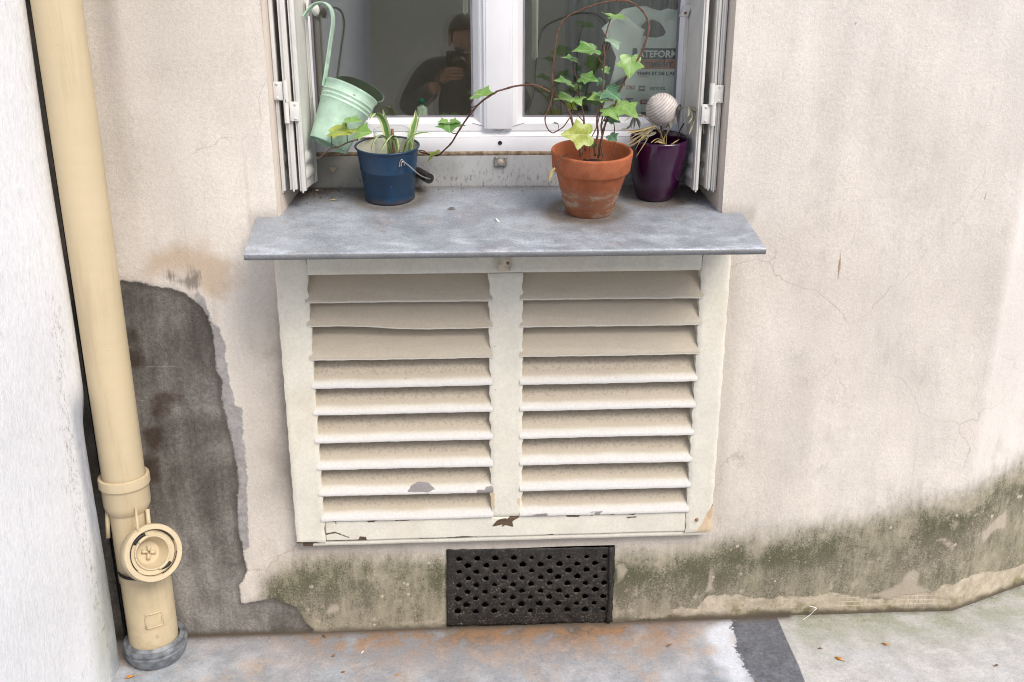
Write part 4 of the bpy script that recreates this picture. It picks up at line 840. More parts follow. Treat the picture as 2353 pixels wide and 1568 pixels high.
# ------------------------------------------------------------------ louvred panel under the sill
def build_louvres():
    t = thing('louvred_shutter', 'old flaking white wooden louvred shutter fixed under the zinc sill', 'louvred shutter', (.1, -.02, .29))
    YF = -.03
    def slab(name, x0, x1, z0, z1, y0, y1, dens=.006, wob_l=0, wob_r=0, chips=(), raw=(), parent=None):
        nx = max(2, int((x1 - x0) / dens)); nz = max(2, int((z1 - z0) / dens)); V = []; Fc = []; cx = []; cz = []
        for j in range(nz + 1):
            z = z0 + (z1 - z0) * j / nz
            for i in range(nx + 1):
                x = x0 + (x1 - x0) * i / nx; k = i / nx; x += (1 - k) * wob_l * (sin(z * 88) * .6 + sin(z * 190 + 1) * .4) + k * wob_r * (sin(z * 88 + 2) * .6 + sin(z * 170) * .4)
                e = .0025 if (i in (0, nx) or j in (0, nz)) else 0; V.append((x, y0 + e + .0006 * sin(x * 31 + z * 23), z)); cx.append(x); cz.append(z)
        n = nx + 1
        for j in range(nz):
            for i in range(nx): Fc.append((j * n + i, j * n + i + 1, (j + 1) * n + i + 1, (j + 1) * n + i))
        edge = [i for i in range(n)] + [j * n + nx for j in range(1, nz + 1)] + [nz * n + i for i in range(nx - 1, -1, -1)] + [j * n for j in range(nz - 1, 0, -1)]
        b = len(V)
        for q in edge: v = V[q]; V.append((v[0], y1, v[2])); cx.append(v[0]); cz.append(v[2])
        m = len(edge)
        for i in range(m): Fc.append((edge[i], b + i, b + (i + 1) % m, edge[(i + 1) % m]))
        A = dict(chip=sdf_union(cx, cz, chips) if chips else np.full(len(V), 9.0), grey=np.full(len(V), 9.0), raw=sdf_union(cx, cz, raw) if raw else np.full(len(V), 9.0), dust=np.zeros(len(V)), slatted=np.zeros(len(V)))
        return obj(name, V, Fc, M['louvre'], parent or t, attrs=A, flat_angle=50)
    R4 = lambda p: wallpoly(r4, p, YF); R5 = lambda p: wallpoly(r5, p, YF); R8 = lambda p: wallpoly(r8, p, YF)
    chips = [R4(p) for p in ([(568, 150), (574, 150), (592, 352), (584, 352)], [(570, 165), (680, 178), (690, 215), (680, 190), (610, 182)], [(770, 170), (940, 173), (965, 195), (1010, 190), (1060, 173)], [(1190, 172), (1350, 163), (1300, 180), (1200, 182)], [(885, 347), (890, 323), (945, 323), (945, 347)], [(1560, 336), (1800, 318), (1895, 325), (1700, 340)], [(2030, 232), (2080, 180), (2140, 162), (2200, 188), (2210, 232), (2120, 212)], [(585, 300), (680, 280), (800, 325), (805, 330), (680, 287), (590, 305)], [(595, 357), (950, 345), (950, 349), (595, 361)], [(1400, 336), (1900, 326), (1900, 331), (1400, 341)], [(570, 160), (590, 350), (597, 350), (576, 160)])]
    chips += [R5(p) for p in ([(0, 138), (60, 150), (30, 168), (-30, 200), (-90, 235), (-30, 160)], [(450, 132), (592, 127), (570, 148), (480, 146)], [(655, 130), (722, 122), (690, 135)], [(985, 122), (1075, 118), (1040, 131)], [(830, 122), (900, 117), (870, 131)], [(250, 312), (355, 300), (350, 322), (280, 322)], [(760, 300), (840, 296), (840, 300), (760, 304)], [(990, 156), (1068, 148), (1068, 152), (990, 160)])]
    bot = slab('bottom_rail', -.3625, .5695, .287, .345, YF + .002, .0, .0028, chips=chips)
    slab('bottom_batten', -.422, .630, .2725, .2865, YF + .006, .0, .004, 0, 0, chips=[[(-.46, .26), (-.40, .262), (-.395, .290), (-.46, .29)]])
    slab('top_rail', -.3625, .5695, .988, 1.055, YF, .0, .006)
    rawc = [R5(p) for p in ([(1680, 100), (1735, 40), (1740, 290), (1560, 300), (1620, 220), (1660, 150)],)]
    slab('stile', -.4365, -.363, .285, 1.055, YF - .001, .0, .006, .0012, .0022, chips=[[(-.4405, .28), (-.40, .281), (-.372, .287), (-.4405, .289)]])
    slab('stile', .570, .639, .285, 1.055, YF - .001, .0, .006, .0022, .0012, raw=rawc, chips=[wallpoly(r5, [(1675, 130), (1735, 30), (1738, 130), (1690, 170)], YF)])
    slab('mullion', .0615, .142, .347, .9865, YF - .0005, .0, .006, .0028, .0028, raw=[R8([(1108, 672), (1130, 672), (1128, 755), (1105, 730)]), R8([(1240, 700), (1262, 700), (1250, 780)])])
    greyp = [R8(p) for p in ([(686, 668), (705, 640), (740, 625), (790, 628), (828, 655), (795, 668)], [(1085, 645), (1127, 638), (1127, 670), (1035, 668), (1040, 655), (1078, 658)], [(1260, 786), (1400, 774), (1392, 786), (1300, 790)], [(1560, 772), (1680, 765), (1660, 776)])]
    zl = [.9253, .858, .7832, .7118, .6424, .5682, .4949, .4225, .3513]
    for (xa, xb) in ((-.3645, .0615), (.142, .570)):
        for k, z0 in enumerate(zl):
            NXs, NT_ = 170, 22; V = []; Fc = []; du = []; tt = []; sl2 = []; cx = []; cz = []
            p_z = .083; yf, yb = YF - .004, .016
            for j in range(NT_ + 1):
                t_ = j / NT_
                for i in range(NXs + 1):
                    q = i / NXs; e = .0065 if t_ < .26 else .002; x = xa - e + (xb - xa + 2 * e) * q
                    lift = 0
                    if xa < 0 and k == 1: lift = .0095 * (1 - float(sstep(np.array(q), .18, .62))) * (1 - t_)
                    zz = z0 + p_z * t_ + lift + .0005 * sin(q * 5 + k) + (.0003 * sin(q * 31 + k * 3) + .0002 * sin(q * 83 + k)) * (1 - t_) ** 6; y = yf + (yb - yf) * t_ - .003 * sin(t_ * pi)
                    V.append((x, y, zz)); cx.append(x); cz.append(zz)
                    clean = [-.35, -.30, -.05, .01, .03, .05, .07, .08, .08][k]; du.append(float(sstep(np.array(t_), clean, clean + .34)) if clean > 0 else float(.62 + .38 * t_)); sl2.append(1)
            n = NXs + 1
            for j in range(NT_):
                for i in range(NXs): Fc.append((j * n + i, j * n + i + 1, (j + 1) * n + i + 1, (j + 1) * n + i))
            b = len(V)
            for i in range(n): v = V[i]; V.append((v[0], v[1] + .001, v[2] - .0045)); cx.append(v[0]); cz.append(v[2]); du.append(.05); sl2.append(1)
            for i in range(n): v = V[i]; V.append((v[0], .02, v[2] + .05)); cx.append(v[0]); cz.append(v[2] + .09); du.append(.9); sl2.append(1)
            for i in range(NXs): Fc.append((i, b + i, b + i + 1, i + 1)); Fc.append((b + i, b + n + i, b + n + i + 1, b + i + 1))
            A = dict(dust=du, slatted=sl2, chip=np.full(len(V), 9.0), raw=np.full(len(V), 9.0), grey=sdf_union(cx, cz, greyp) if k >= 7 else np.full(len(V), 9.0))
            obj('slat', V, Fc, M['louvre'], t, attrs=A, flat_angle=50)
    # wooden catch at the top, screw at the foot
    c = at(1158, 608, -.035); m = MB().add(box(c.x - .0145, c.x + .0145, -.040, -.031, c.z - .016, c.z + .03, .002)); k = m.obj('catch_block', simple('dirty_paint', (.52, .46, .37, 1), .8, var=.25, scale=60), t)
    V, Fc = lathe([(.0001, .0015), (.003, .001), (.004, 0)], 12); obj('rust_spot', [(c.x + .009 + v[0], -.0402 - v[2], c.z + .004 + v[1]) for v in V], Fc, M['rustm'], k)
    c = at(*r5(1590, 172), -.032); V, Fc = lathe([(.0001, .004), (.003, .0036), (.0045, .001), (.0045, -.002)], 14); obj('screw', [(c.x + v[0], -.032 - v[2], c.z + v[1]) for v in V], Fc, M['rustm'], t)
build_louvres()

# ------------------------------------------------------------------ cellar vent
def build_vent():
    t = thing('cellar_vent', 'black cast iron cellar vent plate with staggered round holes', 'vent', (.168, 0, .12))
    c0 = (2353 / 460) ; Zc = lambda a, b: ((1100 + a / 5.115) * .91914, (1350 + b / 5.115) * .91914)
    holes = []; cen = []
    for r in range(9):
        nn = 9 if r % 2 == 0 else 8
        for c in range(nn):
            a = 245 + (c + (0 if r % 2 == 0 else .5)) * 232.5 - r * 2.5; b = 240 + r * 84 - c * 4.2
            q = at(*Zc(a + rng.normal(0, 5), b + rng.normal(0, 4)), 0); rad = .0076 * (1 + rng.normal(0, .14)); rad = max(.0050, min(.0088, rad)); el = rng.uniform(0, pi)
            holes.append([(q.x + rad * 1.06 * cos(2 * pi * k / 14) * (1 + .13 * sin(2 * k + el)), q.z + rad * .93 * sin(2 * pi * k / 14) * (1 + .15 * cos(3 * k * .45 + el))) for k in range(14)]); cen.append((q.x, q.z, rad))
    tl, tr_, br, bl = at(*Zc(88, 118), 0), at(*Zc(2240, 84), 0), at(*Zc(2200, 1040), 0), at(*Zc(86, 1100), 0)
    def edge(a, b, n):
        return [(a.x + (b.x - a.x) * i / n + rng.normal(0, .0009), a.z + (b.z - a.z) * i / n + rng.normal(0, .0009)) for i in range(n)]
    outl = edge(bl, br, 40) + edge(br, tr_, 22) + edge(tr_, tl, 40) + edge(tl, bl, 22)
    ex = [(x, z) for x in np.arange(-.06, .4, .006) for z in np.arange(.0, .25, .006)]
    so_ = sdf_poly([p[0] for p in ex], [p[1] for p in ex], outl)
    ex = [p for p, s in zip(ex, so_) if s < -.003 and min(math.hypot(p[0] - c[0], p[1] - c[1]) - c[2] for c in cen) > .003]
    V, Fc = cdt(outl, holes, ex)
    hd = [min(math.hypot(x - c[0], z - c[1]) - c[2] for c in cen) for x, z in V]
    o = obj('vent_plate', [(x, -.003 + .0006 * sin(x * 70 + z * 50), z) for x, z in V], Fc, M['iron'], t, attrs=dict(hole=hd)); s = o.modifiers.new('thickness', 'SOLIDIFY'); s.thickness = .0018; s.offset = -1
    fr = MB(); fr.add(tube([(tr_.x - .012, -.0045, tr_.z), (tr_.x - .012, -.005, .16), (br.x - .008, -.0045, .1), (br.x - .012, -.005, br.z)], .006, 8, 6)); fr.obj('vent_rim', M['iron'], t, attrs=dict(hole=[9.0] * len(fr.v)))
build_vent()

# ------------------------------------------------------------------ downpipe
def build_pipe():
    px, py = -.826, -.077
    t = thing('downpipe', 'sand coloured plastic downpipe with round inspection cap in the corner', 'downpipe', (px - .0, py, 0))
    def L(nm, prof, mat, parent=t, dx=0.0, dy=0.0, tilt=0):
        V, Fc = lathe(prof, 72); return obj(nm, [(px + dx + v[0], py + dy + v[1], v[2]) for v in V], Fc, mat, parent, flat_angle=35)
    L('upper_pipe', [(.0488, .49), (.0488, 2.6)], M['pipe'])
    s = L('socket', [(.049, .511), (.052, .514), (.0575, .512), (.0585, .507), (.0585, .490), (.055, .486), (.054, .480), (.054, .443), (.0525, .433), (.046, .420), (.044, .424), (.044, .23)], M['pipe'])
    lo = L('lower_pipe', [(.044, .262), (.05, .262), (.057, .260), (.0592, .256), (.0592, .01)], M['pipe'], dx=.019)
    L('seal_ring', [(.0605, .258), (.0612, .262), (.0585, .266)], M['black'], lo, dx=.019)
    # branch with the inspection cap
    d = Vector((.58, -.68, .36)).normalized(); c0 = Vector((px + .006, py, .302)); side = d.cross(Vector((0, 0, 1))).normalized(); up = side.cross(d)
    def BL(nm, prof, mat, parent, segs=64, f=None):
        V, Fc = lathe(prof, segs); return obj(nm, [c0 + side * v[0] + up * (-v[1]) + d * v[2] for v in V], Fc, mat, parent, flat_angle=35)
    br = BL('branch', [(.040, .0), (.050, .05), (.060, .083), (.0665, .088), (.0685, .092), (.0685, .121), (.067, .124), (.056, .124), (.0545, .121), (.0545, .10)], M['pipe'], t)
    cap = BL('inspection_cap', [(.0001, .082), (.026, .083), (.031, .089), (.036, .108), (.039, .113), (.0525, .114), (.0535, .111)], M['pipe'], t)
    ring = []; 
    for a0, a1 in ((-.55, 1.0), (1.9, 2.9), (3.4, 4.6)):
        V, Fc = tube([c0 + (side * cos(a) + up * sin(a)) * .0535 + d * .1235 for a in np.linspace(a0, a1, 14)], .0011, 6, 0); obj('cap_slot', V, Fc, M['black'], cap)
    V, Fc = tube([c0 + (side * cos(a) + up * sin(a)) * (.0475 + .002 * sin((a - .75) * 5)) + d * .1135 for a in np.linspace(.75, 1.45, 10)], .0048, 8, 0); obj('broken_gap', V, Fc, M['black'], cap)
    V, Fc = tube([c0 + (side * cos(a) + up * sin(a)) * (.0465 + .0025 * sin((a + 2.5) * 6)) + d * .1135 for a in np.linspace(-2.35, -1.8, 8)], .0036, 8, 0); obj('broken_gap', V, Fc, M['black'], cap)
    for ang, r in ((1.25, .0405), (-2.0, .041)):
        m = MB().add(tube([c0 + (side * cos(a) + up * sin(a)) * r + d * .116 for a in np.linspace(ang - .33, ang + .33, 8)], .0042, 8, 0)); m.obj('cap_lug', M['pipe'], cap)
    V, Fc = tube([c0 + (side * cos(a) + up * sin(a)) * .0395 + d * .1145 for a in np.linspace(0, 2 * pi, 48)], .0025, 8, 0); obj('cap_lip', V, Fc, M['pipe'], cap)
    for a in (.5, 1.9, 3.4, 5.0):
        V, Fc = tube([c0 + (side * cos(a) + up * sin(a)) * .003 + d * .087, c0 + (side * cos(a) + up * sin(a)) * .016 + d * .086], (.0035, .0055), 8, 0); obj('grip_fin', V, Fc, M['pipe'], cap)
    V, Fc = tube([(px + .036, py - .045, .447), (px + .05, py - .085, .405)], .0032, 6, 0); obj('stiffening_rib', V, Fc, M['pipe'], br)
    V, Fc = tube([(px + .05, py - .012, .425), (px + .055, py - .03, .36)], .0055, 6, 0); obj('stiffening_rib', V, Fc, M['pipe'], br)
    V, Fc = tube([(px - .042, py - .02, .43), (px - .045, py - .03, .36)], .0055, 6, 0); obj('stiffening_rib', V, Fc, M['pipe'], br)
    # moulded rectangle and mark on the lower pipe
    def onpipe(a, z, r=.0597): return (px + .019 + r * sin(a), py - r * cos(a), z)
    a0, a1, zz0, zz1 = radians(8), radians(46), .120, .158
    pts = [onpipe(a, zz0) for a in np.linspace(a0, a1, 8)] + [onpipe(a1, z) for z in np.linspace(zz0, zz1, 4)[1:]] + [onpipe(a, zz1) for a in np.linspace(a1, a0, 8)[1:]] + [onpipe(a0, z) for z in np.linspace(zz1, zz0, 4)[1:]]
    V, Fc = tube(pts, .0021, 6, 0); obj('moulded_plate', V, Fc, M['pipe'], lo)
    for k in (0, 1): V, Fc = tube([onpipe(radians(26), .096 - k * .006), onpipe(radians(32), .097 - k * .006), onpipe(radians(32), .093 - k * .006), onpipe(radians(26), .092 - k * .006), onpipe(radians(26), .096 - k * .006)], .0007, 5, 0); obj('moulded_mark', V, Fc, M['pipe'], lo)
    L('rubber_collar', [(.0595, .058), (.062, .060), (.069, .053), (.0755, .056), (.0775, .052), (.0775, .044), (.0735, .041), (.0735, .037), (.0755, .034), (.0745, .022), (.068, .008), (.062, .0)], M['collar'], dx=.022)
build_pipe()
V, Fc = tube([(-.902, -.015, 0), (-.903, -.016, .7), (-.902, -.015, 1.4), (-.902, -.015, 2.6)], .0055, 8, 8); tag(obj('black_cable', V, Fc, simple('cable_sheath', (.02, .02, .022, 1), .25)), 'black cable running down the corner behind the downpipe', 'cable')

# ------------------------------------------------------------------ pots on the sill (each stands square on the sloping sheet)
def pot_thing(name, label, cat, base, group=None): return thing(name, label, cat, base, (TILT, 0, 0), group)
# terracotta
TB = Vector((.302, .0209, 1.1245)); TH = .1485
tp = pot_thing('terracotta_pot', 'weathered terracotta flower pot holding the green ivy', 'flower pot', TB)
V, Fc = lathe([(.0001, 0), (.054, 0), (.0562, .003), (.0835, .1035), (.0845, .105)], 80); obj('pot_body', V, Fc, M['terra'], tp, local=True, flat_angle=40)
V, Fc = lathe([(.0845, .102), (.0885, .1035), (.0905, .107), (.0942, .144), (.094, .1475), (.092, .1492), (.0885, .1488), (.0865, .146), (.083, .118), (.078, .108), (.072, .085)], 80, .003); obj('pot_rim', V, Fc, M['terra'], tp, local=True, flat_angle=50)
V = []; Fc = []; 
Vv, Fc = lathe([(.0001, .104), (.02, .105), (.045, .104), (.06, .103), (.079, .103)], 64); obj('soil', [(v[0], v[1], v[2] + rng.normal(0, .0018)) for v in Vv], Fc, M['soil'], tp, local=True)
for k in range(5):
    a, r = rng.uniform(-.9, .9), rng.uniform(.02, .05); V, Fc = lathe([(.0001, .106), (.003, .1065), (.0001, .112)], 7); obj('perlite_grain', [(v[0] + r * sin(a) - .01, v[1] - r * cos(a), v[2]) for v in V], Fc, M['paper'], tp, local=True)
# purple
PB = Vector((.478, .1192, 1.1443))
pp = pot_thing('purple_pot', 'glossy purple ceramic pot holding the withered palm', 'flower pot', PB)
V, Fc = lathe([(.0001, 0), (.043, 0), (.0455, .002), (.049, .012), (.059, .045), (.0665, .08), (.0708, .112), (.0715, .13), (.0705, .146), (.0695, .1495), (.0675, .150), (.0655, .148), (.0655, .13), (.063, .085), (.05, .05)], 80); obj('pot_body', V, Fc, M['purple'], pp, local=True)
Vv, Fc = lathe([(.0001, .086), (.03, .087), (.0625, .085)], 48); obj('soil', [(v[0], v[1], v[2] + rng.normal(0, .0015)) for v in Vv], Fc, M['soil'], pp, local=True)
# blue bucket
BB = Vector((-.1755, .127, 1.1458))
bb = pot_thing('blue_bucket', 'small navy blue enamel bucket holding a glass jar', 'bucket', BB)
V, Fc = lathe([(.0001, .004), (.055, .004), (.0575, 0), (.0605, .0005), (.0612, .004), (.0595, .0075), (.0615, .02), (.0668, .074), (.0682, .0755), (.0682, .0785), (.0675, .080), (.0740, .1285)], 80); obj('bucket_body', V, Fc, M['blue'], bb, local=True, flat_angle=45)
V, Fc = lathe([(.0725, .1285), (.066, .08), (.058, .006), (.0001, .006)], 64); obj('bucket_lining', V, Fc, M['cream'], bb, local=True)
V, Fc = tube([(.0755 * sin(a), -.0755 * cos(a), .1295) for a in np.linspace(0, 2 * pi, 81)], .0026, 10, 0, closed_ends=False); obj('rolled_rim', V, Fc, M['blue'], bb, local=True)
d1 = Vector((.5, -.866, 0)); d2 = Vector((.866, .5, 0))
lug = d1 * .0735; a = MB(); 
for sgn in (1, -1):
    c = Vector((lug.x * sgn, lug.y * sgn, .108)); tn = d2
    V, Fc = tube([c - tn * .007 - Vector((0, 0, .010)), c - tn * .005 + Vector((0, 0, .0)), c + Vector((0, 0, .006)), c + tn * .006 + Vector((0, 0, .0)), c + tn * .006 - Vector((0, 0, .009))], .0016, 8, 5); obj('handle_lug', V, Fc, M['wire'], bb, local=True)
g = Vector((d2.x * .094, d2.y * .094, .040)) ; out = []
front = Vector((lug.x * 1.05, lug.y * 1.05, .106)); back = Vector((-lug.x * 1.05, -lug.y * 1.05, .106)); ge = d1 * .034
V, Fc = tube([front - d2 * .004 - Vector((0, 0, .006)), front + Vector((0, 0, .004)) , front + d2 * .012 - Vector((0, 0, .004)), front + d2 * .045 - Vector((0, 0, .036)), g + ge, g, g - ge, back + d2 * .045 - Vector((0, 0, .036)), back], .0017, 8, 8); obj('wire_handle', V, Fc, M['wire'], bb, local=True)
V, Fc = tube([g + ge * .92, g + ge * .88, g - ge * .88, g - ge * .92], .0125, 18, 0); obj('handle_grip', V, Fc, simple('black_wood', (.018, .015, .013, 1), .4), bb, local=True, flat_angle=50)
# glass jar in the bucket
jt = pot_thing('glass_jar', 'clear glass jar of water standing inside the blue bucket', 'jar', BB + Vector((.012, -.0195 * 0, .0075)))
V, Fc = lathe([(.0001, .002), (.036, .002), (.040, .006), (.0435, .158), (.0428, .1595), (.0418, .158), (.0385, .012), (.0001, .008)], 56); obj('jar_wall', V, Fc, M['jar'], jt, local=True)
V, Fc = tube([(.0428 * sin(a), -.0428 * cos(a), .159) for a in np.linspace(0, 2 * pi, 49)], .0010, 8, 0, closed_ends=False); obj('jar_rim', V, Fc, M['jar'], jt, local=True)

# mint bucket hung from the shutter by its strap
def build_mint():
    y0 = .125; top = (at(743, 184, y0) + at(867, 237, y0)) / 2; bot = (at(712, 317, y0) + at(801, 348, y0)) / 2
    ax = (top - bot); L = ax.length; axn = ax.normalized(); axn = (axn + Vector((0, .29, 0))).normalized(); L *= 1.02; bot = (top + bot) / 2 - axn * (L / 2)
    bx = Vector((1, 0, 0)); bx = (bx - axn * bx.dot(axn)).normalized(); by = axn.cross(bx)
    R0 = (at(801, 348, y0) - at(712, 317, y0)).length / 2 * .97; R1 = (at(867, 237, y0) - at(743, 184, y0)).length / 2 * .96
    m3 = Matrix((bx, by, axn)).transposed()
    t = thing('mint_hanging_bucket', 'mint green metal bucket hanging tilted by its strap from the shutter', 'bucket', bot, m3.to_euler())
    def rr(z): return R0 + (R1 - R0) * z / L
    prof = [(.0001, .004), (R0 - .003, .004), (R0 - .001, -.001), (R0 + .0014, .0), (R0 + .0012, .004), (rr(.006), .006)]
    for zz in (.70, .77, .84): prof += [(rr(L * zz - .0045), L * zz - .0045), (rr(L * zz) + .0022, L * zz), (rr(L * zz + .0045), L * zz + .0045)]
    prof += [(rr(L - .004), L - .004), (R1 + .0018, L - .001), (R1 + .0018, L + .0018), (R1 - .0005, L + .002), (R1 - .002, L - .003), (R0 - .002, .008), (.0001, .008)]
    V, Fc = lathe(prof, 80); obj('bucket_body', V, Fc, M['mint'], t, local=True, flat_angle=40)
    V, Fc = lathe([(.0001, 0), (.004, 0), (.0045, .001)], 14); obj('drain_hole', [(v[0] + .01, v[1] - .01, v[2] + .0032) for v in V], Fc, M['black'], t, local=True)
    # strap
    pts = [z1(472, 560), (752, 150), (759, 100), (765, 60), (765, 35), (759, 17), (748, 7), (737, 5), (723, 9), (711, 20), (703, 31), (697, 39)]
    pts[0] = (746, 186); dep = [y0 + .0, .128, .13, .132, .133, .134, .135, .136, .137, .138, .139, .139]
    P = [at(u, v, y) for (u, v), y in zip(pts, dep)]; P = [P[0] + (P[0] - P[1]).normalized() * .012] + P
    C_ = catmull(P, 5); V = []; Fc = []; n = len(C_)
    for i, p in enumerate(C_):
        tg = (C_[min(i + 1, n - 1)] - C_[max(i - 1, 0)]).normalized(); wd = Vector((.25, 1, 0)); wd = (wd - tg * wd.dot(tg)).normalized(); nr = tg.cross(wd)
        for (q, h) in ((-1, .0012), (-.8, .0026), (-.6, .0008), (.6, .0008), (.8, .0026), (1, .0012), (1, -.0008), (-1, -.0008)): V.append(p + wd * (q * .0095) + nr * h)
    for i in range(n - 1):
        for k in range(8): l = (k + 1) % 8; Fc.append((i * 8 + k, i * 8 + l, (i + 1) * 8 + l, (i + 1) * 8 + k))
    Fc += [tuple(range(8)), tuple((n - 1) * 8 + k for k in range(8))]
    obj('hanging_strap', V, Fc, M['mint'], t, flat_angle=40)
    V, Fc = lathe([(.0001, .0015), (.0025, .001), (.003, 0)], 10); c = Vector((R1 * .35, -R1 * .9, L * .88)); obj('rivet', [Vector(v) * .9 + c for v in V], Fc, M['rustm'], t, local=True)
build_mint()

# ------------------------------------------------------------------ ivy
OUT = [(0, 0), (.05, -.09), (.2, -.17), (.37, -.14), (.47, -.03), (.46, .10), (.41, .19), (.52, .29), (.65, .43), (.50, .50), (.33, .56), (.23, .68), (.12, .86), (0, 1.0)]
def ivy_leaf(joint, tip, nrm, mat, parent, wf=1.0, fold=.22, curl=.18, basal=1.0, rnd=None):
    rnd = rnd or random
    J = Vector(joint); T = Vector(tip); Lg = (T - J).length * .88; yv = (T - J).normalized(); xv = yv.cross(Vector(nrm)).normalized(); nv = xv.cross(yv)
    half = [(x * (1 if y > .2 else basal), y * (1 if y > 0 else basal)) for x, y in OUT]; fine = []
    for (a, b) in zip(half[:-1], half[1:]):
        for k in range(3): q = k / 3; fine.append((a[0] + (b[0] - a[0]) * q, a[1] + (b[1] - a[1]) * q))
    fine.append(half[-1]); asym = rnd.uniform(.9, 1.1)
    loop = fine + [(-x * asym, y * (1 + .03 * (asym - 1))) for x, y in fine[-2:0:-1]]
    rays_ = [(0, 1), (.65, .43), (-.65, .43), (.47, -.03), (-.47, -.03)]
    V = []; A = []; Rm = []; c = (0, .13); n = len(loop); K = 6; ph = rnd.uniform(0, 6)
    def put(x, y, r):
        dv = min([abs(x * b - y * a) / math.hypot(a, b) if (x * a + y * b) > 0 else math.hypot(x, y) for a, b in rays_])
        h = fold * abs(x) - 1.5 * curl * max(0, y - .1) ** 2 - curl * .9 * x * x + .04 * sin(7 * x + ph) * sin(6 * y + ph)
        V.append(J + xv * (x * wf * Lg) + yv * (y * Lg) + nv * (h * Lg)); A.append(dv); Rm.append(r)
    put(*c, 0)
    for k in range(1, K + 1):
        for x, y in loop: put(c[0] + (x - c[0]) * k / K, c[1] + (y - c[1]) * k / K, k / K)
    Fc = [(0, 1 + i, 1 + (i + 1) % n) for i in range(n)]
    for k in range(K - 1):
        for i in range(n): j = (i + 1) % n; Fc.append((1 + k * n + i, 1 + (k + 1) * n + i, 1 + (k + 1) * n + j, 1 + k * n + j))
    return obj('leaf', V, Fc, mat, parent, attrs=dict(vein=A, rimward=Rm))

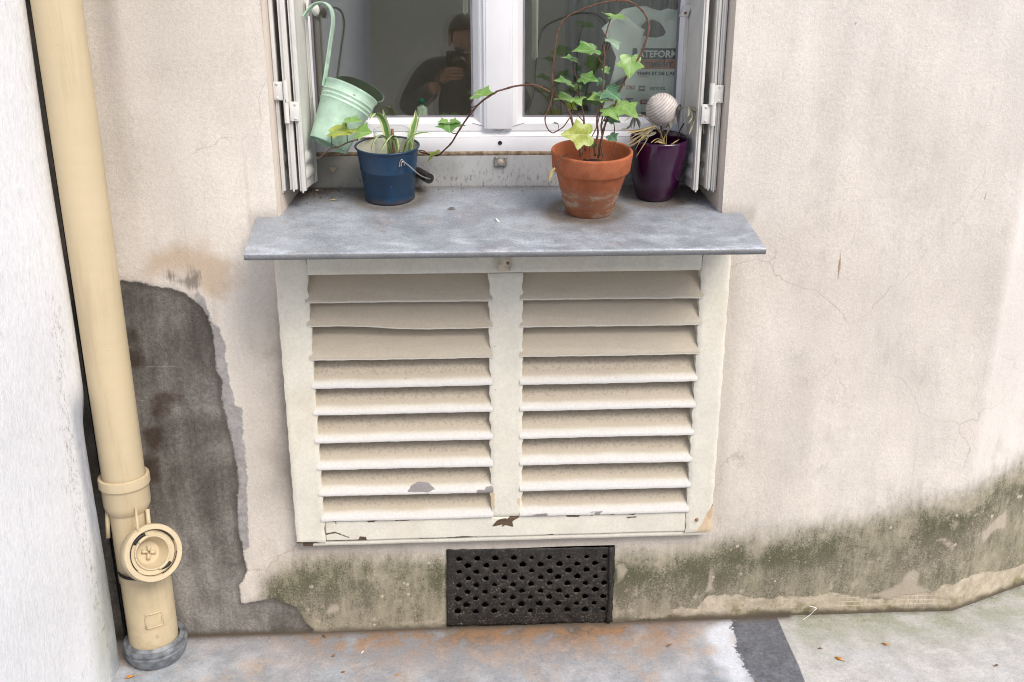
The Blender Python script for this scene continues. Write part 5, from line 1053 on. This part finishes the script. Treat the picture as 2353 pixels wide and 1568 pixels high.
def build_ivy():
    t = thing('ivy_plant', 'green ivy with trailing brown vines growing from the terracotta pot', 'plant', TB + Vector((0, -.02, .11)))
    def stem(conv, pts, ys, r, seg=8):
        n = len(pts); yy = np.interp(np.linspace(0, 1, n), np.linspace(0, 1, len(ys)), ys)
        V, Fc = tube([at(*conv(*p), y) for p, y in zip(pts, yy)], r, seg, 5, .3); obj('stem', V, Fc, M['stem'], t)
    stem(z2, [(715, 1110), (728, 1020), (742, 960), (762, 880), (792, 800), (832, 740), (862, 640), (910, 545), (965, 460), (1015, 378), (1045, 300), (1062, 240), (1070, 180), (1042, 100), (992, 45), (930, 12), (850, 5), (770, 15), (680, 40), (600, 70), (512, 110), (456, 170), (430, 240), (416, 330), (405, 430), (395, 520), (397, 600), (394, 670), (374, 750), (350, 800), (344, 850), (364, 905), (396, 931), (430, 916), (470, 890), (500, 850), (516, 824)], [-.01, -.02, -.04, -.03, 0, -.01, -.02, -.02], (.0025, .0013))
    stem(z2, [(592, 1100), (590, 1050), (560, 960), (545, 900), (532, 850), (512, 780), (470, 720), (400, 660), (340, 625), (270, 597), (200, 597), (130, 605), (60, 625), (0, 642)], [-.01, -.02, -.01, 0, .01], (.0027, .0020))
    stem(z1, [(1682, 645), (1620, 682), (1560, 730), (1500, 800), (1450, 870), (1400, 950), (1370, 1000), (1320, 1050), (1270, 1090), (1200, 1078), (1140, 1062)], [.01, .05, .10, .14, .185], (.0024, .0018))
    stem(z6, [(2130, 850), (2060, 810), (1960, 802), (1900, 810)], [.165, .185], .0012)
    stem(z1, [(1000, 985), (920, 965), (840, 965), (760, 970), (690, 985), (640, 1000), (590, 1025), (530, 1040), (480, 1075), (437, 1110), (418, 1094)], [.19, .17, .08, .055, .045, .05], (.0019, .0013))
    for p in ([(530, 1040), (531, 990), (530, 935)], [(640, 1000), (636, 930), (628, 868)], [(710, 985), (716, 962), (720, 940)]): stem(z1, p, [.05, .045], .0011, 6)
    stem(z1, [(1545, 738), (1515, 752), (1503, 735), (1520, 695), (1532, 675)], [.07, .06], .0012, 6); stem(z1, [(1420, 928), (1385, 936), (1362, 922), (1352, 908)], [.12, .11], .0011, 6)
    V1 = [(690, 1095), (700, 1000), (714, 930), (706, 860), (713, 790), (736, 720), (746, 640), (752, 560), (755, 470), (761, 390), (756, 330), (765, 270), (782, 195), (807, 120)]; stem(z2, V1, [-.01, -.02, -.01, .0], (.0024, .0012))
    stem(z2, [(626, 1060), (616, 850), (610, 790), (595, 720), (580, 660), (575, 590), (560, 530), (540, 470), (544, 425)], [-.01, 0, -.01], (.0021, .0011))
    stem(z2, [(605, 1080), (600, 1000), (540, 860), (520, 720)], [.0, .02], (.0016, .001)); stem(z2, [(612, 850), (575, 810), (540, 770), (522, 722)], [0, .0], .0011); stem(z2, [(580, 660), (545, 630), (510, 592)], [-.005, -.015], .001)
    stem(z2, [(754, 470), (722, 412), (690, 364)], [-.002, -.02], .0011); stem(z2, [(770, 385), (790, 330), (800, 297)], [0, .012], .001); stem(z2, [(752, 360), (745, 325), (740, 310)], [0, .0], .0012)
    stem(z2, [(726, 1090), (742, 960), (735, 880), (748, 800), (736, 735)], [-.015, -.02], (.002, .0012)); stem(z2, [(748, 1100), (735, 1000), (745, 940), (740, 880), (760, 830), (800, 765)], [-.01, -.01], (.0016, .001))
    stem(z2, [(826, 1100), (835, 1000), (830, 950), (828, 880), (815, 850)], [.0, .02], .0011); stem(z2, [(700, 1090), (685, 1040), (672, 990), (650, 950)], [-.03, -.07], .0013); stem(z2, [(848, 830), (862, 780), (880, 745)], [.0, .01], .001); stem(z2, [(580, 580), (590, 565), (605, 548)], [-.01, -.015], .001); stem(z2, [(740, 680), (760, 660), (776, 640)], [-.005, -.01], .001)
    stem(z2, [(436, 905), (437, 880), (430, 862)], [.02, .02], .0007, 5); stem(z2, [(670, 960), (700, 900), (720, 830), (725, 740)], [-.03, -.01], .0012); stem(z2, [(660, 1100), (655, 1040), (668, 1000)], [-.04, -.05], .0012); stem(z2, [(905, 540), (897, 590), (903, 600)], [-.02, -.025], .0011)
    V, Fc = tube([at(*z2(*p), y) for p, y in (((500, 1082), -.07), ((462, 1100), -.085), ((436, 1140), -.092), ((416, 1180), -.095))], .0011, 6, 5); obj('withered_stalk', V, Fc, M['drydark'], t)
    V, Fc, _ = ribbon([at(*z2(*p), -.095) for p in ((416, 1178), (392, 1205), (380, 1240), (372, 1278))], .0085, (1, .4, 0)); obj('withered_leaf', V, Fc, M['straw'], t)
    UP = (.0, -.35, 1); FR = (0, -1, .25)
    def lf(conv, j, tip, y0, y1, nrm, m, wf=1.0, **k): ivy_leaf(at(*conv(*j), y0), at(*conv(*tip), y1), nrm, M[m], t, wf, **k)
    lf(z2, (806, 122), (935, 124), .0, -.015, (0, -.30, 1), 'bright', 1.2, curl=.1); lf(z2, (806, 120), (722, 72), .0, .02, (.3, -.25, 1), 'bright', 1.0, curl=.05)
    lf(z2, (692, 352), (512, 344), -.02, -.03, (0, -.42, 1), 'leaf', 1.3, curl=.12); lf(z2, (790, 278), (880, 318), .01, -.02, (.35, -.3, 1), 'pale', 1.3, curl=.3)
    lf(z2, (945, 405), (934, 566), -.03, -.05, (0, -1, .35), 'bright', 1.15, fold=.14, curl=.1); lf(z2, (560, 428), (442, 386), -.01, -.015, (.2, -.33, 1), 'leaf', 1.1, curl=.1)
    lf(z2, (600, 548), (735, 552), -.01, -.03, (-.2, -.5, 1), 'leaf', 1.15); lf(z2, (520, 588), (398, 540), -.015, -.03, (.1, -.38, 1), 'leaf', 1.15)
    lf(z2, (770, 632), (884, 690), -.01, -.05, (-.15, -.5, .9), 'teal', 1.25); lf(z2, (530, 690), (405, 656), 0, -.02, (0, -.42, 1), 'bright', 1.25, curl=.3); lf(z2, (540, 688), (602, 700), 0, -.03, (.15, -.6, .9), 'bright', 1.4, curl=.4)
    lf(z2, (756, 692), (624, 674), -.01, -.02, (0, -.36, 1), 'bright', 1.3, curl=.2); lf(z2, (790, 758), (864, 816), -.02, -.06, (-.2, -.42, .9), 'bright', 1.2, curl=.3)
    lf(z2, (868, 745), (1020, 820), -.01, -.05, (-.1, -.5, .9), 'bright', 1.0, curl=.15); lf(z2, (775, 832), (890, 842), .0, -.01, (0, -.55, .9), 'teal', 1.1); lf(z2, (800, 950), (850, 992), .0, -.02, (-.2, -.8, .7), 'teal', 1.1)
    lf(z2, (648, 945), (428, 937), -.075, -.095, (.05, -1, .3), 'yellow', .82, fold=.1, curl=.08); lf(z2, (505, 725), (585, 770), .015, .01, (-.2, -.7, .7), 'yellow', .8); lf(z2, (425, 866), (388, 858), .02, .02, (0, -.3, 1), 'teal', .9)
    lf(z2, (760, 480), (800, 520), .0, -.01, (-.3, -.5, .9), 'leaf', 1.1); lf(z2, (575, 600), (545, 640), .02, .01, (.2, -.5, .9), 'leaf', 1.2); lf(z2, (742, 560), (700, 600), .02, .01, (.2, -.6, .8), 'teal', 1.1); lf(z2, (842, 720), (905, 700), .0, .01, (-.1, -.5, .9), 'bright', 1.0); lf(z2, (700, 1010), (640, 1030), .03, .02, (.2, -.6, .8), 'leaf', 1.0)
    lf(z1, (1540, 668), (1690, 648), .06, .03, (.25, -.6, .85), 'bright', 1.0, curl=.1); lf(z1, (1350, 868), (1354, 922), .11, .08, (0, -.9, .5), 'leaf', 1.9, curl=.2); lf(z1, (1338, 852), (1260, 846), .11, .10, (.1, -.45, .9), 'bright', .9); lf(z1, (1362, 852), (1434, 842), .11, .10, (-.1, -.45, .9), 'bright', .9)
    lf(z1, (1278, 1074), (1170, 1130), .15, .145, (-.5, -.25, .9), 'yellow', .7, fold=.4)
    lf(z1, (540, 925), (684, 916), .045, .02, (0, -.5, .9), 'yellow', 1.1, curl=.15); lf(z1, (545, 918), (500, 908), .045, .04, (.2, -.6, .8), 'yellow', 1.3); lf(z1, (628, 852), (758, 838), .045, .03, (0, -.3, 1), 'bright', .95, curl=.1); lf(z1, (716, 930), (822, 922), .035, .015, (-.1, -.72, .8), 'bright', 1.2, curl=.1); lf(z1, (706, 922), (662, 890), .035, .05, (.3, -.6, .8), 'yellow', 1.5)
build_ivy()

# spider plant standing in the jar
def build_spider():
    t = thing('spider_plant', 'spider plant cuttings with cream edged leaves in the glass jar', 'plant', BB + Vector((.012, 0, .03)))
    def bl(pts, ys, wd, m='spider', side=(1, -.25, .1)):
        n = len(pts); yy = np.interp(np.linspace(0, 1, n), np.linspace(0, 1, len(ys)), ys); V, Fc, A = ribbon([at(*z6(*p), y) for p, y in zip(pts, yy)], wd * 1.5, side, 6, .22); obj('leaf', V, Fc, M[m], t, attrs=dict(across=A))
    bl([(1480, 950), (1460, 720), (1440, 560), (1390, 330), (1310, 205), (1215, 168), (1160, 215), (1135, 285)], [.10, .09, .08, .07], .0125)
    bl([(1510, 950), (1480, 640), (1440, 400), (1400, 240), (1362, 80)], [.1, .105, .11], .0085)
    bl([(1530, 900), (1470, 660), (1380, 555), (1280, 555), (1200, 650), (1170, 760), (1165, 880)], [.09, .07, .055, .05], .0075, side=(.6, -.8, .3))
    bl([(1640, 900), (1600, 680), (1545, 570), (1470, 580), (1390, 690), (1300, 870)], [.09, .07, .05, .045], .0125, side=(.7, -.7, .5))
    bl([(1530, 600), (1580, 620), (1605, 720), (1625, 900)], [.06, .06, .065], .0085, side=(1, -.5, 0))
    bl([(1820, 900), (1850, 620), (1880, 450), (1930, 260), (1928, 105)], [.10, .11, .115], .0125)
    bl([(1800, 850), (1880, 600), (1955, 370), (2025, 110)], [.11, .12, .125], .0045)
    bl([(1700, 900), (1740, 760), (1790, 640), (1930, 545)], [.1, .09, .08], .0055); bl([(1800, 900), (1850, 700), (1870, 560), (1990, 505), (2120, 498), (2210, 520)], [.1, .09, .08, .08], .0035, side=(.3, 0, 1))
    V, Fc = tube([at(*z6(*p), .095) for p in ((1560, 900), (1545, 650), (1525, 430))], (.0034, .0036), 8, 3); obj('cut_stalk', V, Fc, M['leafbrown'], t)
build_spider()

# withered palm in the purple pot
def build_palm():
    t = thing('withered_palm', 'dried out palm seedling with drooping grey and straw fronds in the purple pot', 'plant', PB + Vector((0, -.018, .088)))
    def st(pts, ys, r, m='straw'):
        n = len(pts); yy = np.interp(np.linspace(0, 1, n), np.linspace(0, 1, len(ys)), ys); V, Fc = tube([at(*z7(*p), y) for p, y in zip(pts, yy)], r, 6, 5); obj('stalk', V, Fc, M[m], t)
    def bl(pts, ys, wd, m, side=(1, 0, .3)):
        n = len(pts); yy = np.interp(np.linspace(0, 1, n), np.linspace(0, 1, len(ys)), ys); V, Fc, A = ribbon([at(*z7(*p), y) for p, y in zip(pts, yy)], wd * 1.6, side, 5, .2); obj('leaflet', V, Fc, M[m], t)
    st([(900, 1260), (880, 1180), (800, 1000), (700, 880), (560, 740), (440, 620), (330, 580), (240, 590)], [.09, .085, .06], (.0013, .0007)); st([(870, 1260), (850, 1120), (780, 920), (720, 820)], [.09, .07], .0009)
    st([(925, 1270), (925, 1100), (945, 920)], [.09, .1], .0009); st([(895, 1260), (880, 1000), (850, 850)], [.09, .11], .0009, 'drydark'); st([(860, 1270), (880, 1080), (1000, 900), (1100, 680), (1170, 540), (1280, 450), (1420, 415), (1560, 442), (1680, 530), (1706, 615)], [.09, .1, .09, .06, .04], (.0013, .0007))
    for p, wd, m in (([(1405, 420), (1410, 520), (1400, 600), (1368, 640)], .0028, 'drygrey'), ([(1470, 430), (1490, 600), (1450, 700), (1385, 790)], .0030, 'drygrey'), ([(1530, 500), (1520, 680), (1480, 850), (1410, 1030)], .0040, 'drygrey'), ([(1540, 500), (1640, 580), (1760, 690), (1915, 865)], .0070, 'drygrey'), ([(1585, 590), (1680, 720), (1730, 880), (1740, 1030)], .0035, 'drygrey'), ([(1605, 620), (1610, 760), (1590, 880), (1575, 970)], .0045, 'drygrey'), ([(1640, 800), (1650, 900), (1680, 1030)], .0022, 'drydark'), ([(1480, 420), (1560, 470), (1640, 500)], .005, 'drygrey'), ([(1560, 700), (1600, 900), (1640, 1085)], .0018, 'drydark'), ([(1500, 480), (1560, 640), (1500, 800)], .003, 'drygrey')):
        bl(p, [.05, .03], wd, m)
    for p, wd in (([(1230, 360), (1185, 460), (1175, 640), (1185, 760), (1200, 930)], .0045), ([(1225, 360), (1255, 430), (1225, 540), (1210, 760)], .003), ([(1230, 362), (1190, 400), (1170, 520)], .004), ([(240, 590), (175, 720), (152, 800), (168, 890)], .0032), ([(240, 590), (235, 740), (210, 905)], .0032), ([(270, 660), (325, 760), (342, 890)], .005), ([(900, 830), (850, 880), (840, 960)], .003), ([(960, 790), (930, 850), (900, 900)], .003)):
        bl(p, [.06, .045], wd, 'drydark')
    for p, wd, m in (([(1100, 600), (1060, 690), (1020, 800), (1005, 895)], .0075, 'drygrey'), ([(1010, 720), (985, 800), (1000, 880)], .005, 'drydark'), ([(220, 590), (130, 640), (0, 740)], .003, 'drygrey'), ([(330, 750), (400, 742), (466, 742)], .0022, 'drygrey'), ([(-60, 900), (60, 880), (160, 800), (220, 690)], .004, 'drygrey')): bl(p, [.07, .06], wd, m)
    for p in ([(690, 825), (480, 880), (250, 950), (20, 1012)], [(680, 830), (430, 930), (200, 1060), (80, 1165)], [(670, 840), (450, 970), (280, 1080), (90, 1170)], [(665, 850), (540, 980), (440, 1090), (350, 1180)], [(660, 850), (480, 1000), (330, 1130), (180, 1270)], [(655, 855), (520, 1090), (380, 1300), (255, 1560)], [(650, 870), (500, 1130), (400, 1290), (240, 1530)], [(640, 850), (420, 900), (150, 940), (-20, 900)], [(640, 870), (380, 1020), (200, 1150), (20, 1250)], [(640, 860), (420, 1060), (300, 1240), (240, 1370)], [(600, 900), (450, 960), (300, 1000), (170, 1000)], [(690, 960), (600, 990), (500, 1080), (400, 1160)], [(620, 880), (400, 1100), (250, 1200), (60, 1290)], [(700, 980), (560, 1030), (420, 1010)], [(600, 880), (430, 1000), (330, 1180), (270, 1330)]):
        bl(p, [.03, .0, -.02], random.uniform(.0022, .0042), random.choice(['straw', 'straw', 'straw', 'drygrey']), (.2, -.4, 1))
    st([(900, 1210), (850, 1160), (740, 1110), (660, 1140), (590, 1195)], [.09, .05], .0009); bl([(905, 1205), (800, 1175), (730, 1160), (660, 1205)], [.07, .05], .004, 'straw', (0, -.3, 1)); bl([(1020, 1240), (1120, 1180), (1215, 1115)], [.05, .06], .0025, 'straw', (0, -.3, 1)); st([(640, 860), (560, 930), (470, 1180)], [.04, .02], .0008)
build_palm()
# ribbed ball on a cane
def build_ball():
    c = at(1521, 252, .085); R = .0385
    t = thing('ribbed_ball', 'greyed ribbed ball ornament stuck in the purple pot', 'garden ornament', c)
    axis = Vector((-.66, -.12, .74)).normalized(); sx = axis.cross(Vector((0, 1, 0))).normalized(); sy = axis.cross(sx); prof = []; gr = []
    N = 240
    for i in range(N + 1):
        th = pi * i / N; k = 1 - .035 * (1 - abs(sin(th * 17))) ** 1.6; gr.append((1 - abs(sin(th * 17))) ** 2); prof.append((max(1e-4, R * sin(th) * k), -R * cos(th) * k))
    V, Fc = lathe(prof, 60); obj('ball', [c + sx * v[0] + sy * v[1] + axis * v[2] for v in V], Fc, M['ball'], t, attrs=dict(groove=gr * 60))
    V, Fc = tube([c + Vector((0, 0, -.03)), c + Vector((.002, .004, -.08)), (c.x + .004, .095, 1.23)], .0025, 8, 3); obj('cane', V, Fc, M['wood'], t)
build_ball()
V, Fc = tube([at(*z7(1310, 780), .115), at(*z7(1200, 985), .10), (at(*z7(1130, 1120), .09).x, .088, 1.236)], .0016, 8, 3); tag(obj('black_stick', V, Fc, M['black']), 'thin black stick poking out of the purple pot', 'stick')

# ------------------------------------------------------------------ litter
def blob(name, p, r, mat, label, cat, sx=1.0, sy=1.0, rot=0.0, group=None, flat=.6):
    bm = bmesh.new(); bmesh.ops.create_icosphere(bm, subdivisions=2, radius=1)
    for v in bm.verts: v.co *= 1 + .18 * sin(v.co.x * 3.1 + p[0] * 90) * cos(v.co.y * 4 + p[1] * 70)
    c, s = cos(rot), sin(rot); V = []
    for v in bm.verts: x, y = v.co.x * sx * r, v.co.y * sy * r; V.append((x * c - y * s, x * s + y * c, (v.co.z + .75) * r * flat))
    bm.verts.index_update(); Fc = [[v.index for v in f.verts] for f in bm.faces]; bm.free()
    o = obj(name, V, Fc, mat); o.location = p; return tag(o, label, cat, group)
def gleaf(p, L, wd, rot, mat, label, group=None):
    d = Vector((cos(rot), sin(rot), 0)); V, Fc, A = ribbon([Vector(p) - d * L / 2 + Vector((0, 0, .001)), Vector(p) + Vector((0, 0, .004)), Vector(p) + d * L / 2 + Vector((0, 0, .0015))], wd, (-d.y, d.x, .1), 6, .3); mi = Vector(p)
    o = obj('dead_leaf', [Vector(v) - mi for v in V], Fc, mat, solid=.0005); o.location = p; return tag(o, label, 'leaf', group)
g = lambda u, v: atz(u, v, .0015)
p = on_sill(728, 440); blob('pebble', p, .0048, M['stone'], 'tiny cream pebble at the back of the sill beside the mint bucket', 'pebble', 1, .9)
p = on_sill(1143, 509); dv = (on_sill(1149, 514) - on_sill(1137, 505)).normalized(); V, Fc = tube([p - dv * .009 + Vector((0, 0, .003)), p + dv * .007 + Vector((0, 0, .0015))], .0026, 10, 0); tag(obj('cigarette_butt', V, Fc, M['paper']), 'white cigarette butt lying on the sill near its middle', 'cigarette butt')
p = on_sill(765, 462); V, Fc, _ = ribbon([p + Vector((-.012, 0, .001)), p + Vector((0, .001, .003)), p + Vector((.012, .002, .001))], .004, (0, 1, .2)); tag(obj('seed_husk', V, Fc, M['straw'], solid=.0005), 'straw yellow seed husk on the dirty end of the sill', 'husk')
a, b, c = at(754, 384, .196), at(778, 384, .196), at(765, 397, .196); V = [a, b, c, a + Vector((0, -.006, 0)), b + Vector((0, -.006, 0)), c + Vector((0, -.004, 0))]; tag(obj('stone_chip', V, [(0, 1, 2), (3, 5, 4), (0, 3, 4, 1), (1, 4, 5, 2), (2, 5, 3, 0)], M['stone'], smooth=False), 'triangular beige chip stuck to the zinc flashing', 'chip')
gleaf(g(300, 1556), .022, .009, .3, M['orangeleaf'], 'small orange brown leaf at the foot of the grey pipe collar'); gleaf(g(1928, 1515), .022, .010, -.9, M['orangeleaf'], 'orange dead leaf lying on the pale slab nearer the dark tar strip'); gleaf(g(2036, 1482), .020, .006, -.8, M['orangeleaf'], 'narrow orange leaf farther out on the pale slab')
gleaf(g(746, 1463), .017, .007, -.9, M['leafbrown'], 'dark brown dead leaf against the wall foot near the dark damp patch'); gleaf(g(1539, 1484), .018, .005, .5, M['leafbrown'], 'little brown twisted leaf on the rusty concrete in front of the vent'); gleaf(g(1885, 1492), .012, .004, -.3, M['leafbrown'], 'tiny dark leaf scrap on the pale slab near the wall')
gleaf(g(913, 1552), .013, .0035, .5, M['orangeleaf'], 'thin orange leaf sliver on the grey concrete'); gleaf(g(834, 1500), .012, .004, .9, M['paper'], 'white paper scrap on the concrete below the louvres')
seeds = []
for u, v in ((766, 1508), (788, 1546), (1738, 1570), (2370, 1440), (2290, 1530), (2368, 1505)):
    if u < 2353: seeds.append((u, v))
for (u, v), lab in zip(seeds, ('small dark seed on the concrete nearer the wall', 'small dark seed on the concrete farther from the wall', 'dark crumb on the white paint edge of the tar strip', 'dark crumb on the pale slab')):
    blob('dark_seed', g(u, v), .0035, M['leafbrown'], lab, 'seed', 1.4, .9, .3)
pts = [r6(300, 1130), r6(350, 1095), r6(385, 1060), r6(395, 1045), r6(345, 1030)]
ps = [atz(*pts[0], .002), atz(*pts[1], .006), at(*pts[2], -.012), at(*pts[3], -.01), at(*pts[4], -.006)]; V, Fc = tube(ps, .0010, 6, 4); tag(obj('white_string', V, Fc, M['paper']), 'short white string hanging from the bare wall foot to the slab', 'string')

def grit(name, pts, r0, r1, mat, label):
    m = MB()
    for p in pts:
        r = random.uniform(r0, r1); V = []
        for dx, dy, dz in ((1, 0, .3), (0, 1, .2), (-1, 0, .35), (0, -1, .25), (0, 0, 1.0), (.1, .1, -.3)): V.append(Vector(p) + Vector((dx * r * random.uniform(.6, 1.3), dy * r * random.uniform(.6, 1.3), dz * r)))
        m.add((V, [(0, 1, 4), (1, 2, 4), (2, 3, 4), (3, 0, 4), (1, 0, 5), (2, 1, 5), (3, 2, 5), (0, 3, 5)]))
    o = m.obj(name, mat, smooth=False, kind='stuff'); o['label'] = label; o['category'] = 'grit'
foot = lambda x, d: Vector((x, (max(0, x - CX) * tan(CA)) - d, .002))
grit('ground_grit', [foot(random.uniform(-.72, 1.8), abs(random.gauss(0, .022)) + .004) for _ in range(420)] + [foot(random.uniform(-.7, 1.9), random.uniform(.05, .6)) for _ in range(150)], .0007, .0019, simple('grit_brown', (.16, .125, .09, 1), .9, var=.6, scale=300), 'brown grit and crumbs along the foot of the wall')
grit('ground_dust', [foot(random.uniform(-.7, 1.9), random.uniform(.02, .6)) for _ in range(160)], .0006, .0014, M['stone'], 'pale sand grains scattered over the paving')
sl_pts = []
for _ in range(330):
    q = random.random()
    if q < .4: x, y = -.39 + abs(random.gauss(0, .05)), .19 - abs(random.gauss(0, .05))
    elif q < .75: x, y = .59 - abs(random.gauss(0, .05)), .185 - abs(random.gauss(0, .06))
    else: x, y = random.uniform(-.38, .58), .196 - abs(random.gauss(0, .02))
    if y > 0.0 and -.395 < x < .595: sl_pts.append(Vector((x, y, sill_z(y) + .0012)))
grit('sill_grit', sl_pts, .0006, .0019, simple('grit_dark', (.07, .055, .042, 1), .9, var=.7, scale=300), 'dark crumbs of dirt in the back corners of the zinc sill')
grit('sill_sand', [Vector((x, y, sill_z(y) + .0012)) for x, y in [(random.uniform(-.40, .60), random.uniform(-.18, .19)) for _ in range(70)] if (y > 0 or True) and -.39 < x < .59], .0006, .0014, M['stone'], 'pale grains scattered on the zinc sill')

# ------------------------------------------------------------------ the photographer, mirrored in the panes
def build_person():
    t = thing('person', 'person in a dark sweater photographing the window, mirrored in the glass', 'person', (.03, -2.42, 0))
    def skin(nm, pts, edges, mat, parent, root=0, sub=2):
        me = bpy.data.meshes.new(nm); me.from_pydata([tuple(Vector(p[:3]) - t.location) for p in pts], edges, []); o = bpy.data.objects.new(nm, me); COL.objects.link(o); o.parent = parent
        m = o.modifiers.new('skin', 'SKIN'); m.use_smooth_shade = True; sv = me.skin_vertices[0].data
        for i, p in enumerate(pts): sv[i].radius = (p[3], p[4] if len(p) > 4 else p[3]); sv[i].use_root = (i == root)
        s = o.modifiers.new('sub', 'SUBSURF'); s.levels = sub; s.render_levels = sub; me.materials.append(mat); return o
    x = .03; yb = -2.40
    body = [(x, yb - .05, .88, .13, .11), (x, yb - .04, 1.08, .135, .105), (x, yb - .03, 1.27, .15, .11), (x, yb - .01, 1.41, .09, .08), (x, yb + .03, 1.475, .054, .055), (x, yb + .06, 1.515, .06, .068), (x, yb + .07, 1.575, .073, .085), (x, yb + .055, 1.635, .06, .073),
            (x - .20, yb - .01, 1.415, .060), (x - .315, yb + .05, 1.215, .046), (x - .135, yb + .23, 1.352, .034), (x + .20, yb - .01, 1.415, .060), (x + .315, yb + .05, 1.22, .046), (x + .115, yb + .25, 1.40, .034),
            (x - .10, yb - .03, .80, .09, .09), (x - .11, yb - .01, .46, .06), (x - .11, yb - .03, .09, .042), (x - .12, yb + .10, .045, .036), (x + .10, yb - .03, .80, .09, .09), (x + .11, yb - .01, .46, .06), (x + .11, yb - .03, .09, .042), (x + .12, yb + .10, .045, .036)]
    E_ = [(0, 1), (1, 2), (2, 3), (3, 4), (4, 5), (5, 6), (6, 7), (3, 8), (8, 9), (9, 10), (3, 11), (11, 12), (12, 13), (0, 14), (14, 15), (15, 16), (16, 17), (0, 18), (18, 19), (19, 20), (20, 21)]
    b = skin('body', body, E_, M['skin'], t)
    # clothing as its own slightly larger surface
    sw = [(x, yb - .05, .82, .142, .122), (x, yb - .04, 1.08, .148, .12), (x, yb - .03, 1.27, .168, .126), (x, yb - .01, 1.415, .105, .094), (x, yb + .018, 1.455, .068, .066), (x - .20, yb - .01, 1.415, .077), (x - .315, yb + .05, 1.215, .062), (x - .15, yb + .215, 1.34, .046), (x + .20, yb - .01, 1.415, .077), (x + .315, yb + .05, 1.22, .062), (x + .13, yb + .235, 1.39, .046)]
    skin('sweater', sw, [(0, 1), (1, 2), (2, 3), (3, 4), (3, 5), (5, 6), (6, 7), (3, 8), (8, 9), (9, 10)], M['sweater'], t)
    tr_ = [(x, yb - .03, .90, .142, .122), (x - .10, yb - .02, .78, .10), (x - .11, yb - .01, .46, .072), (x - .11, yb - .03, .10, .06), (x + .10, yb - .02, .78, .10), (x + .11, yb - .01, .46, .072), (x + .11, yb - .03, .10, .06)]
    skin('trousers', tr_, [(0, 1), (1, 2), (2, 3), (0, 4), (4, 5), (5, 6)], M['trousers'], t)
    # hair cap
    bm = bmesh.new(); bmesh.ops.create_uvsphere(bm, u_segments=28, v_segments=18, radius=1); hc = Vector((x, yb + .045, 1.605)); V = []; keep = []
    for v in bm.verts:
        q = v.co; V.append(hc + Vector((q.x * .083, q.y * .102, q.z * .093)) - t.location)
    bm.verts.index_update(); Fc = [[v.index for v in f.verts] for f in bm.faces if not (f.calc_center_median().z < .12 and f.calc_center_median().y > -.1) and f.calc_center_median().z > -.55]; bm.free()
    obj('hair', V, Fc, M['hair'], t, local=True, solid=.006)
    for s in (-1, 1):
        V, Fc = lathe([(.0001, .008), (.010, .007), (.016, .0), (.012, -.006)], 14); obj('ear', [Vector((x + s * (.078 + v[2]), yb + .065 + v[0] * .7, 1.565 + v[1] * 1.6)) - t.location for v in V], Fc, M['skin'], t, local=True)
    V, Fc = tube([(x, yb + .150, 1.575), (x, yb + .172, 1.542), (x, yb + .158, 1.528)], (.008, .012), 8, 3); obj('nose', [Vector(v) - t.location for v in V], Fc, M['skin'], t, local=True)
    # hands: palm and five fingers each, closed round the camera
    for s, w_, palm, fing in ((-1, (x - .125, yb + .235, 1.362), (x - .085, yb + .262, 1.405), [(.075, .02, .03), (.078, .022, .012), (.074, .022, -.008), (.062, .02, -.026)]), (1, (x + .10, yb + .25, 1.40), (x + .082, yb + .268, 1.455), [(-.062, .018, .048), (-.068, .022, .028), (-.066, .022, .008), (-.056, .02, -.012)])):
        W = Vector(w_); Pm = Vector(palm); pts = [(*W, .030, .022), (*((W + Pm) / 2), .034, .018), (*Pm, .036, .016)]; ed = [(0, 1), (1, 2)]
        for i, f_ in enumerate(fing):
            b0 = Pm + Vector((0, .004, f_[2] * .8)); k1 = b0 + Vector((f_[0] * .42, .022, f_[2] * .1)); k2 = b0 + Vector((f_[0] * .8, .026, 0)); k3 = b0 + Vector((f_[0], .014, -.002)); n = len(pts); pts += [(*b0, .0105), (*k1, .0095), (*k2, .0088), (*k3, .0075)]; ed += [(2, n), (n, n + 1), (n + 1, n + 2), (n + 2, n + 3)]
        b0 = (W + Pm) / 2 + Vector((-s * .02, -.006, .01)); n = len(pts); pts += [(*b0, .012), (*(b0 + Vector((-s * .025, -.004, .022))), .0105), (*(b0 + Vector((-s * .045, .006, .034))), .009)]; ed += [(1, n), (n, n + 1), (n + 1, n + 2)]
        skin('hand', pts, ed, M['skin'], t, 0, 1)
build_person()
ct = thing('camera_in_hands', 'black photo camera held up to the face of the mirrored photographer', 'camera', (.0, -2.19, 1.465), (-PITCH, 0, -YAW))
MB().add(box(-.066, .066, -.035, .018, -.045, .045, .008)).obj('camera_body', M['black'], ct, local=True); MB().add(box(-.022, .022, -.03, .014, .043, .068, .008)).obj('viewfinder', M['black'], ct, local=True)
V, Fc = lathe([(.036, 0), (.037, .02), (.034, .03), (.036, .055), (.036, .066), (.031, .067), (.029, .052), (.0001, .046)], 40); obj('lens', [(v[0], v[2] + .016, v[1]) for v in V], Fc, M['black'], ct, local=True)
